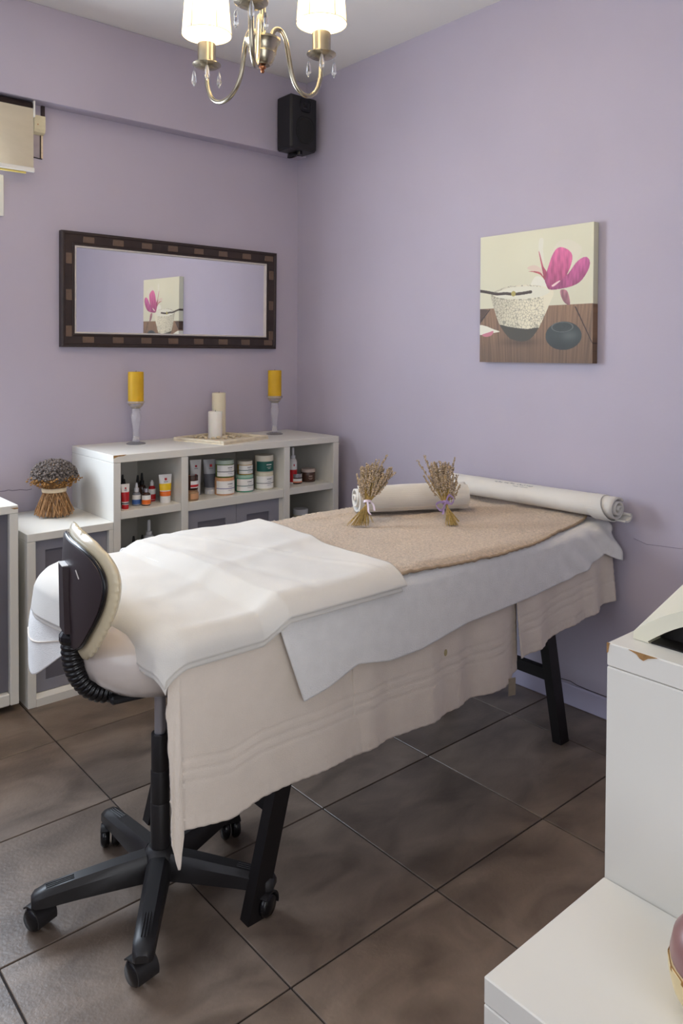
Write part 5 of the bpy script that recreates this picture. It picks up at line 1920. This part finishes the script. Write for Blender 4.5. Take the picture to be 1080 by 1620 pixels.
tube_bottle(*behind(-1.181, -0.400, 0.014), SZ, 0.035, 0.102, 0.018, M_tubewhite, M_red, [(0.03, 0.10, M_inkg), (0.14, 0.60, M_red)], 'red and white tube with red cap at the left front of the first compartment')
tube_bottle(*behind(-0.994, -0.386, 0.023), SZ, 0.056, 0.120, 0.024, M_tubewhite, M_tubewhite, [(0.05, 0.26, M_orangep), (0.30, 0.60, M_yellowp)], 'white tube with yellow and orange bands standing alone in the first compartment')
tube_bottle(-0.795, -0.292, SZ, 0.052, 0.158, 0.020, M_tubewhite, M_frostcap, [], 'white tube with red mark standing behind the dark jar in the second compartment')
tube_bottle(-0.728, -0.308, SZ, 0.066, 0.156, 0.022, M_tubegrey, M_frostcap, [(0.06, 0.52, M_inkg)], 'silver grey tube with frosted cap left of the peach jar stack')


def dropper(x, y, z, r_, bh, m_glass, m_cap, label, collar=None, label_m=None, stripe=None, bulb=None, total=0.09):
    t = thing('dropper_bottle', label, 'bottle', (x, y, z))
    c = (x, y, z)
    lathe('bottle', [(0, 0), (r_ * 0.92, 0), (r_, 0.003), (r_, bh * 0.82), (r_ * 0.8, bh * 0.94), (r_ * 0.45, bh), (0, bh)], c, m_glass, t, seg=24)
    ch = 0.016
    lathe('cap', [(0, bh + 0.0003), (r_ * 0.56, bh + 0.0003), (r_ * 0.56, bh + ch), (r_ * 0.5, bh + ch + 0.001), (0, bh + ch + 0.001)], c, collar or m_cap, t, seg=20)
    if total > bh + ch + 0.004:
        b0 = bh + ch + 0.0012
        rb = r_ * 0.34
        lathe('dropper_bulb', [(0, b0), (rb, b0), (rb * 1.05, b0 + 0.006), (rb * 0.8, total - 0.006), (rb * 0.6, total), (0, total)], c, bulb or m_cap, t, seg=16)
    if label_m:
        f_ = facing(x, y) + 0.2
        lb = wrap_label('paper_label', c, r_ + 0.0006, bh * 0.10, bh * 0.80, f_ - 1.3, f_ + 1.3, label_m, t)
        if stripe:
            wrap_label('label_stripe', c, r_ + 0.0012, bh * 0.12, bh * 0.46, f_ - 1.3, f_ + 1.3, stripe, lb)
    return t


dropper(*behind(-1.114, -0.362, 0.018), SZ, 0.0185, 0.056, M_greyglass, M_frostcap, 'grey dropper bottle with white bulb and blue label on the first shelf', label_m=M_label, stripe=M_bluep, total=0.094)
dropper(*behind(-1.084, -0.390, 0.018), SZ, 0.0185, 0.055, M_amberglass, M_silver, 'amber bottle with silver cap and orange label beside the blue labelled dropper', label_m=M_label, stripe=M_orangep, total=0.05)
dropper(-1.013, -0.300, SZ, 0.015, 0.066, M_red, M_tubewhite, 'slim red and white bottle behind the silver capped bottle', label_m=M_label, stripe=M_red, total=0.088)
for k, (x, y, tt) in enumerate(((-1.140, -0.300, 0.108), (-1.122, -0.245, 0.118), (-1.068, -0.278, 0.114), (-1.033, -0.245, 0.117))):
    dropper(x, y, SZ, 0.017, 0.066, M_amberglass, M_dark, ('dark dropper bottle behind the red and white tube', 'dark dropper bottle at the back, half behind the white bulb',
            'dark dropper bottle just behind the grey blue labelled one', 'tall dark dropper bottle at the back behind the silver cap')[k], total=tt)
for k, (x, y, tt) in enumerate(((-1.098, -0.30, 0.113), (-1.058, -0.30, 0.112))):
    dropper(x, y, 0.44, 0.017, 0.066, M_amberglass, M_dark, ('dark dropper bottle on the lower shelf, left of its neighbour', 'dark dropper bottle on the lower shelf, next to the white pump bottle')[k], total=tt)


def pump(x, y, z, r_, bh, total, m_body, label, label_m=None, stripe=None):
    t = thing('pump_bottle', label, 'bottle', (x, y, z))
    c = (x, y, z)
    lathe('bottle', [(0, 0), (r_ * 0.94, 0), (r_, 0.003), (r_, bh * 0.88), (r_ * 0.75, bh * 0.97), (r_ * 0.5, bh), (0, bh)], c, m_body, t, seg=24)
    lathe('collar', [(0, bh + 0.0003), (r_ * 0.6, bh + 0.0003), (r_ * 0.6, bh + 0.014), (0, bh + 0.014)], c, M_frostcap, t, seg=20)
    lathe('pump_head', [(0, bh + 0.0143), (r_ * 0.34, bh + 0.0143), (r_ * 0.34, total - 0.008), (r_ * 0.28, total), (0, total)], c, M_frostcap, t, seg=16)
    if label_m:
        f_ = facing(x, y) + 0.2
        lb = wrap_label('paper_label', c, r_ + 0.0006, bh * 0.05, bh * 0.95 * 0.9, f_ - 1.3, f_ + 1.3, label_m, t)
        if stripe:
            wrap_label('label_stripe', c, r_ + 0.0012, bh * 0.07, bh * 0.56, f_ - 1.3, f_ + 1.3, stripe, lb)
        wrap_label('logo', c, r_ + 0.0012, bh * 0.70, bh * 0.78, f_ - 0.05, f_ + 0.22, M_red, lb)
    return t


pump(-1.018, -0.28, 0.44, 0.023, 0.105, 0.168, M_frostcap, 'white pump bottle on the lower shelf of the first compartment')
pump(*behind(-0.285, -0.345, 0.018), SZ, 0.0195, 0.125, 0.178, M_tubewhite, 'white and red spray bottle behind the small silver lidded jar', label_m=M_label, stripe=M_red)
for x, y, lab in ((-0.212, -0.31, 'white lidded jar on the lower shelf at the corner end'), (-0.325, -0.30, 'white lidded jar on the lower shelf beside the divider')):
    t = thing('cosmetic_jar', lab, 'jar', (x, y, 0.44))
    lathe('body', [(0, 0), (0.036, 0), (0.038, 0.004), (0.038, 0.092), (0, 0.092)], (x, y, 0.44), M_pearl, t)
    lathe('lid', [(0, 0.0923), (0.0385, 0.0923), (0.0385, 0.115), (0.036, 0.118), (0, 0.118)], (x, y, 0.44), M_frostcap, t)

# ------------------------------------------------------------------ nail lamp and pot on the front cabinets
NL = thing('nail_lamp', 'cream plastic nail lamp with an arched dark opening on the tall front cabinet', 'nail lamp', (-1.5, -2.95, RT))
nx0, nx1 = -1.606, -1.40
ny1, ny0 = RY - 0.016, RY - 0.290
nyc = (ny0 + ny1) / 2
hwid = (ny1 - ny0) / 2
NA = 40


def arch(hw, ht, zb, edge):
    out = []
    for k in range(NA + 1):
        a = math.pi * k / NA
        y = nyc + hw * (1 - 2 * k / NA)
        z = zb + ht * (1 - (1 - 2 * k / NA) ** 2)
        out.append((y, z))
    return out


outer0 = arch(hwid, 0.060, RT + 0.010, 0)
outer1 = arch(hwid, 0.070, RT + 0.062, 0)
inner0 = arch(hwid - 0.020, 0.050, RT + 0.0022, 0)
V = []
for (y, z) in outer0: V.append((nx0, y, z))
for (y, z) in outer1: V.append((nx1, y, z))
for (y, z) in inner0: V.append((nx0, y, z))
for (y, z) in inner0: V.append((nx0 + 0.10, y, z))
n = NA + 1
F = []
for k in range(NA):
    F.append((k, k + 1, n + k + 1, n + k))            # roof
    F.append((k, 2 * n + k, 2 * n + k + 1, k + 1))    # front face
    F.append((2 * n + k, 3 * n + k, 3 * n + k + 1, 2 * n + k + 1))  # inside
F.append(tuple(n + k for k in range(n)))
# feet strips down to the table top
b0 = len(V)
V += [(nx0, ny1, RT + 0.0005), (nx1, ny1, RT + 0.0005), (nx0, ny1 - 0.022, RT + 0.0005), (nx1, ny1 - 0.022, RT + 0.0005),
      (nx0, ny0, RT + 0.0005), (nx1, ny0, RT + 0.0005), (nx0, ny0 + 0.022, RT + 0.0005), (nx1, ny0 + 0.022, RT + 0.0005)]
F += [(0, n, b0 + 1, b0), (0, b0, b0 + 2, 2 * n), (n - 1, b0 + 4, b0 + 5, 2 * n - 1), (n - 1, 3 * n - 1, b0 + 6, b0 + 4), (b0, b0 + 1, b0 + 3, b0 + 2), (b0 + 4, b0 + 6, b0 + 7, b0 + 5)]
o = new_obj('housing', V, F, M_cream, NL, smooth=True)
fix_normals(o); sharp(o, 40)
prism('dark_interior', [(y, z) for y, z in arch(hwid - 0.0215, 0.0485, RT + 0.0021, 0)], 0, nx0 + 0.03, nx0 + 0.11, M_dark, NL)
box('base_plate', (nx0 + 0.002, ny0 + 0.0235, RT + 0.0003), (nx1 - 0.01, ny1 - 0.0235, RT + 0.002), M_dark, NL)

pc = (-1.742, -3.030, RL)
PT = thing('lidded_pot', 'mauve and cream lidded pot standing on the low foreground block, cut by the photo edge', 'pot', pc)
lathe('bowl', [(0, 0), (0.030, 0), (0.040, 0.006), (0.050, 0.022), (0.0545, 0.040), (0.055, 0.050), (0.052, 0.052), (0, 0.050)], pc, M_potcream, PT, seg=40)
lathe('lid', [(0, 0.0522), (0.0525, 0.0522), (0.0535, 0.058), (0.050, 0.076), (0.038, 0.094), (0.018, 0.104), (0, 0.106)], pc, M_mauve, PT, seg=40)
V, F = lathe_geo([(0, -0.004), (0.012, 0), (0, 0.004)], (0, 0, 0), 14)
a = facing(pc[0], pc[1]) - 0.3
V = np.array(V)
V = np.stack([pc[0] + 0.0475 * math.cos(a) + V[:, 2] * math.cos(a) - V[:, 0] * math.sin(a) * 1.3, pc[1] + 0.0475 * math.sin(a) + V[:, 2] * math.sin(a) + V[:, 0] * math.cos(a) * 1.3, pc[2] + 0.078 + V[:, 1] * 0.7], -1)
new_obj('lid_notch', V, F, M_dark, PT, smooth=True)
wrap_label('band', pc, 0.0552, 0.0465, 0.0515, 0, 2 * math.pi - 0.001, M_orange, PT)
